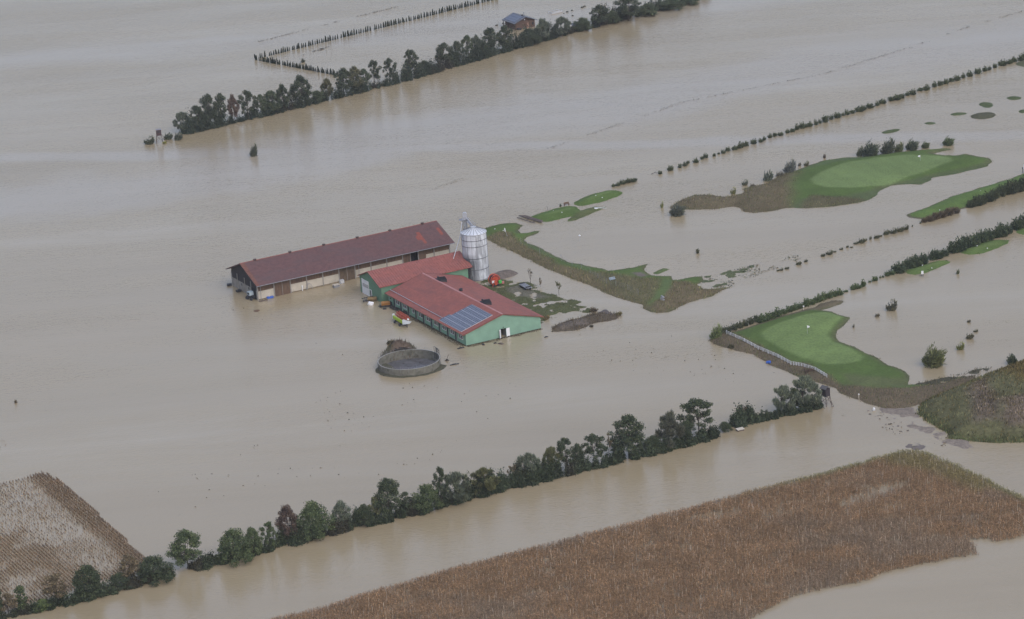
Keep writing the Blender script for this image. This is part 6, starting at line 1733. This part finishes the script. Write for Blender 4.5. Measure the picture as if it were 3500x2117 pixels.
# ------------------------------------------------------------------ hunting stands
def stand(px, py, label, w, cabin_h, leg_h, roof, rz, mat):
    e = empty('hunting_stand', label, 'hunting stand', (*G(px, py), 0), rz)
    for x in (-w / 2, w / 2):
        for y in (-w / 2, w / 2):
            MB().tube([(x * 1.35, y * 1.35, -.6), (x * .9, y * .9, leg_h)], .09, 6).build('leg', MAT_GREYWOOD, e)
    q = MB()
    for s in (-1, 1):
        q.tube([(-w / 2 * 1.25, s * w / 2 * 1.2, .4), (w / 2, s * w / 2, leg_h - .2)], .05, 4).tube([(w / 2 * 1.25, s * w / 2 * 1.2, .4), (-w / 2, s * w / 2, leg_h - .2)], .05, 4)
        q.tube([(s * w / 2 * 1.2, -w / 2 * 1.25, .4), (s * w / 2, w / 2, leg_h - .2)], .05, 4)
    q.build('brace', MAT_GREYWOOD, e)
    c = MB().box(-w / 2, w / 2, -w / 2, w / 2, leg_h, leg_h + cabin_h).build('cabin', mat, e)
    MB().box(-w * .32, w * .32, -w / 2 - .02, -w / 2 + .02, leg_h + cabin_h * .55, leg_h + cabin_h * .8).build('window', MAT_BLACK, c)
    if roof == 'gable':
        MB().prism([(-w * .72, leg_h + cabin_h - .05), (0, leg_h + cabin_h + .55), (w * .72, leg_h + cabin_h - .05), (w * .72, leg_h + cabin_h + .03), (0, leg_h + cabin_h + .64), (-w * .72, leg_h + cabin_h + .03)], -w * .7, w * .62, 'x').build('roof', M('grey_felt', (.085, .085, .088), .9, .15), e)
    else:
        MB().box(-w * .55, w * .55, -w * .55, w * .55, leg_h + cabin_h, leg_h + cabin_h + .1).build('roof', M('grey_sheet', (.20, .195, .21), .7, .15), e)
    q = MB()
    for s in (-.25, .25):
        q.tube([(w / 2 + 1.8, s, -.3), (w / 2, s, leg_h + .2)], .05, 5)
    for k in range(7):
        t = k / 7
        q.tube([(w / 2 + 1.8 * (1 - t), -.25, -.3 + (leg_h + .5) * t), (w / 2 + 1.8 * (1 - t), .25, -.3 + (leg_h + .5) * t)], .035, 4)
    q.build('ladder', MAT_GREYWOOD, e)
    return e
stand(546, 488, 'far hunting stand of brown boards with a flat top, left of the upper tree row', 1.75, 2.0, 2.7, 'flat', .15, M('red_brown_boards', (.065, .042, .042), .85, .15, 2))
stand(2824, 1385, 'near hunting stand with a dark boarded cabin and grey roof beside two grey willows', 1.6, 2.1, 2.5, 'gable', R(-50), M('black_brown_boards', (.040, .034, .038), .85, .2, 2))
tag(MB().lathe([(.02, 0), (.28, .1), (.3, .45), (.05, .6)], 12).build('float_ball', MAT_WHITE, None, (*G(637, 456), .3)), 'white ball hanging at the left tip of the upper tree row', 'buoy')

# ------------------------------------------------------------------ log cabin and hut
c0 = G(1764.7, 103)
th = R(27)
ax, bx = np.array([math.cos(th), math.sin(th)]), np.array([-math.sin(th), math.cos(th)])
CW, CL = 8.0, 8.4
cc = c0 + ax * CW / 2 + bx * CL / 2
K = empty('log_cabin', 'brown log cabin with a grey roof and solar panels, flooded to its door', 'cabin', (cc[0], cc[1], 0), th + math.pi / 2)
# local x = depth away from the camera, local y = to the left
m = MB()
for k in range(9):
    z = -.5 + .38 * k
    for y in (-CW / 2, CW / 2):
        m.tube([(-CL / 2 - .25, y, z + .19), (CL / 2 + .25, y, z + .19)], .21, 7)
    for x in (-CL / 2, CL / 2):
        m.tube([(x, -CW / 2 - .25, z + .30), (x, CW / 2 + .25, z + .30)], .21, 7)
m.build('log_wall', MAT_LOG, K)
MB().prism([(-CW / 2, 2.95), (CW / 2, 2.95), (0, 4.35)], -CL / 2 - .05, -CL / 2 + .12, 'x').build('gable_boards', M('dark_gable_boards', (.085, .055, .045), .85, .2, 2), K)
gable_roof(-CL / 2 - 1.1, CL / 2 + 1.0, CW / 2 + 1.2, 2.72, 4.75, .2).build('roof', MAT_SLATE, K)
rf = K.children[-1]
cs_ = (4.75 - 2.72) / (CW / 2 + 1.2)
q = MB()
for r in range(3):
    for c in range(7):
        a, b_ = -CL / 2 + .1 + 1.15 * c, -CL / 2 + .1 + 1.15 * c + 1.1
        y0, y1 = .6 + 1.35 * r, .6 + 1.35 * r + 1.3
        q.add([(a, y0, 4.75 - cs_ * y0 + .12), (b_, y0, 4.75 - cs_ * y0 + .12), (b_, y1, 4.75 - cs_ * y1 + .12), (a, y1, 4.75 - cs_ * y1 + .12), (a, y0, 4.75 - cs_ * y0 + .03), (b_, y0, 4.75 - cs_ * y0 + .03), (b_, y1, 4.75 - cs_ * y1 + .03), (a, y1, 4.75 - cs_ * y1 + .03)],
              [(0, 1, 2, 3), (0, 4, 5, 1), (1, 5, 6, 2), (2, 6, 7, 3), (3, 7, 4, 0)])
q.build('solar_panels', MAT_PV, rf)
MB().tube([(-1.5, -1.2, 4.1), (-1.5, -1.2, 5.9)], .14, 8).build('chimney', MAT_STEEL, rf)
MB().box(-2.6, -2.1, -.25, .25, 4.7, 5.15).build('ridge_vent', MAT_BLACK, rf)
MB().tube([(-CL / 2 - .12, .2, 3.55), (-CL / 2 - .3, .2, 3.55)], .22, 10).build('gable_lamp', MAT_WHITE, K)
MB().box(-CL / 2 - .32, -CL / 2 - .24, -1.6, -.6, -.4, 2.1).build('door', M('pale_brown_door', (.24, .145, .11), .7, .1), K)
for y in (-3.3,):
    MB().box(-CL / 2 - .3, -CL / 2 - .235, y - .35, y + .35, 1.0, 2.0).build('window', MAT_GLASS, K)
for x in (-CL / 2 - .6, -1.4, 1.4, CL / 2 + .5):
    MB().box(x - .1, x + .1, CW / 2 + .75, CW / 2 + .95, -.5, 2.75).build('porch_post', MAT_GREYWOOD, K)
MB().box(-CL / 2 - .6, CL / 2 + .5, CW / 2 + .8, CW / 2 + .9, .7, .85).build('porch_rail', MAT_GREYWOOD, K)
crumple('covered_woodpile', 'dark covered woodpile at the wall of the log cabin', 'woodpile', (*G(1774, 103), .3), .9, MAT_BLACK, 5, (1.2, .6, .7))
crumple('white_bag', 'white bag at the wall of the log cabin right of the woodpile', 'bag', (*G(1787, 98), .45), .62, MAT_WHITE, 6, (.9, .6, 1.1))
hc = G(1968, 108)
hut = empty('garden_hut', 'small dark wooden hut with a slate roof among the bushes of the upper row', 'hut', (hc[0], hc[1] + 1, 0), th)
MB().box(-1.2, 1.2, -1.1, 1.1, -.5, 2.0).build('wall', MAT_DARKWOOD, hut)
MB().prism([(-1.5, 2.05), (1.5, 2.9), (1.5, 3.0), (-1.5, 2.15)], -1.5, 1.5, 'x').build('roof', MAT_SLATE, hut)
e = empty('cold_frame', 'low pale rectangular frame floating on the water right of the log cabin', 'frame', (*G(1898, 44), 0), R(33))
q = MB()
for z in (.05, .75):
    q.tube([(-2.6, -1.1, z), (2.6, -1.1, z), (2.6, 1.1, z), (-2.6, 1.1, z), (-2.6, -1.1, z)], .07, 4)
for x in (-2.6, 0, 2.6):
    for y in (-1.1, 1.1): q.tube([(x, y, -.1), (x, y, .75)], .06, 4)
q.build('frame_bars', MAT_GALV, e)
MB().box(-2.5, 2.5, -1.2, -1.12, .1, .55).build('side_panel', M('pale_panel', (.45, .46, .47), .6, .1), e)
for x, y, r, lab in ((1939, 42, .5, 'dark tuft of drowned shrub right of the floating frame'), (1955, 37, .4, 'grey tuft of drowned shrub behind the dark one'), (1957, 55, .35, 'small drowned sapling above the garden hut'), (1927, 47, .25, 'tiny tuft between the frame and the dark tuft'), (1990, 27, .5, 'low dark clod near the top edge of the photo'), (1998, 23, .5, 'dark clump nearest the top edge right of the cabin'), (1698, 88, .5, 'clod of debris left of the log cabin'), (1720, 81, .4, 'small clod close to the left porch of the log cabin')):
    crumple('drowned_shrub', lab, 'shrub', (*G(x, y), .1), r, M('dark_twigs', (.05, .055, .045), .9, .3), int(x), (1.2, .8, .8))

# ------------------------------------------------------------------ the hazy air
HAZE = 0.00005
if HAZE:
    hm = bpy.data.materials.new('haze')
    hm.use_nodes = True
    nt = hm.node_tree
    nt.nodes.clear()
    ov = nt.nodes.new('ShaderNodeOutputMaterial')
    pv_ = nt.nodes.new('ShaderNodeVolumePrincipled')
    pv_.inputs['Color'].default_value = (0.86, 0.90, 0.96, 1)
    pv_.inputs['Density'].default_value = HAZE
    pv_.inputs['Anisotropy'].default_value = 0.2
    nt.links.new(pv_.outputs[0], ov.inputs['Volume'])
    tag(MB().box(-700, 700, -60, 2200, -1.0, 283.0).build('haze', hm), 'thin damp haze over the whole flooded plain', 'haze', None, 'stuff')
scene.cycles.volume_bounces = 1
scene.cycles.max_bounces = 5
scene.cycles.diffuse_bounces = 2
scene.cycles.glossy_bounces = 3
scene.cycles.transmission_bounces = 2
scene.cycles.caustics_reflective = False
scene.cycles.caustics_refractive = False
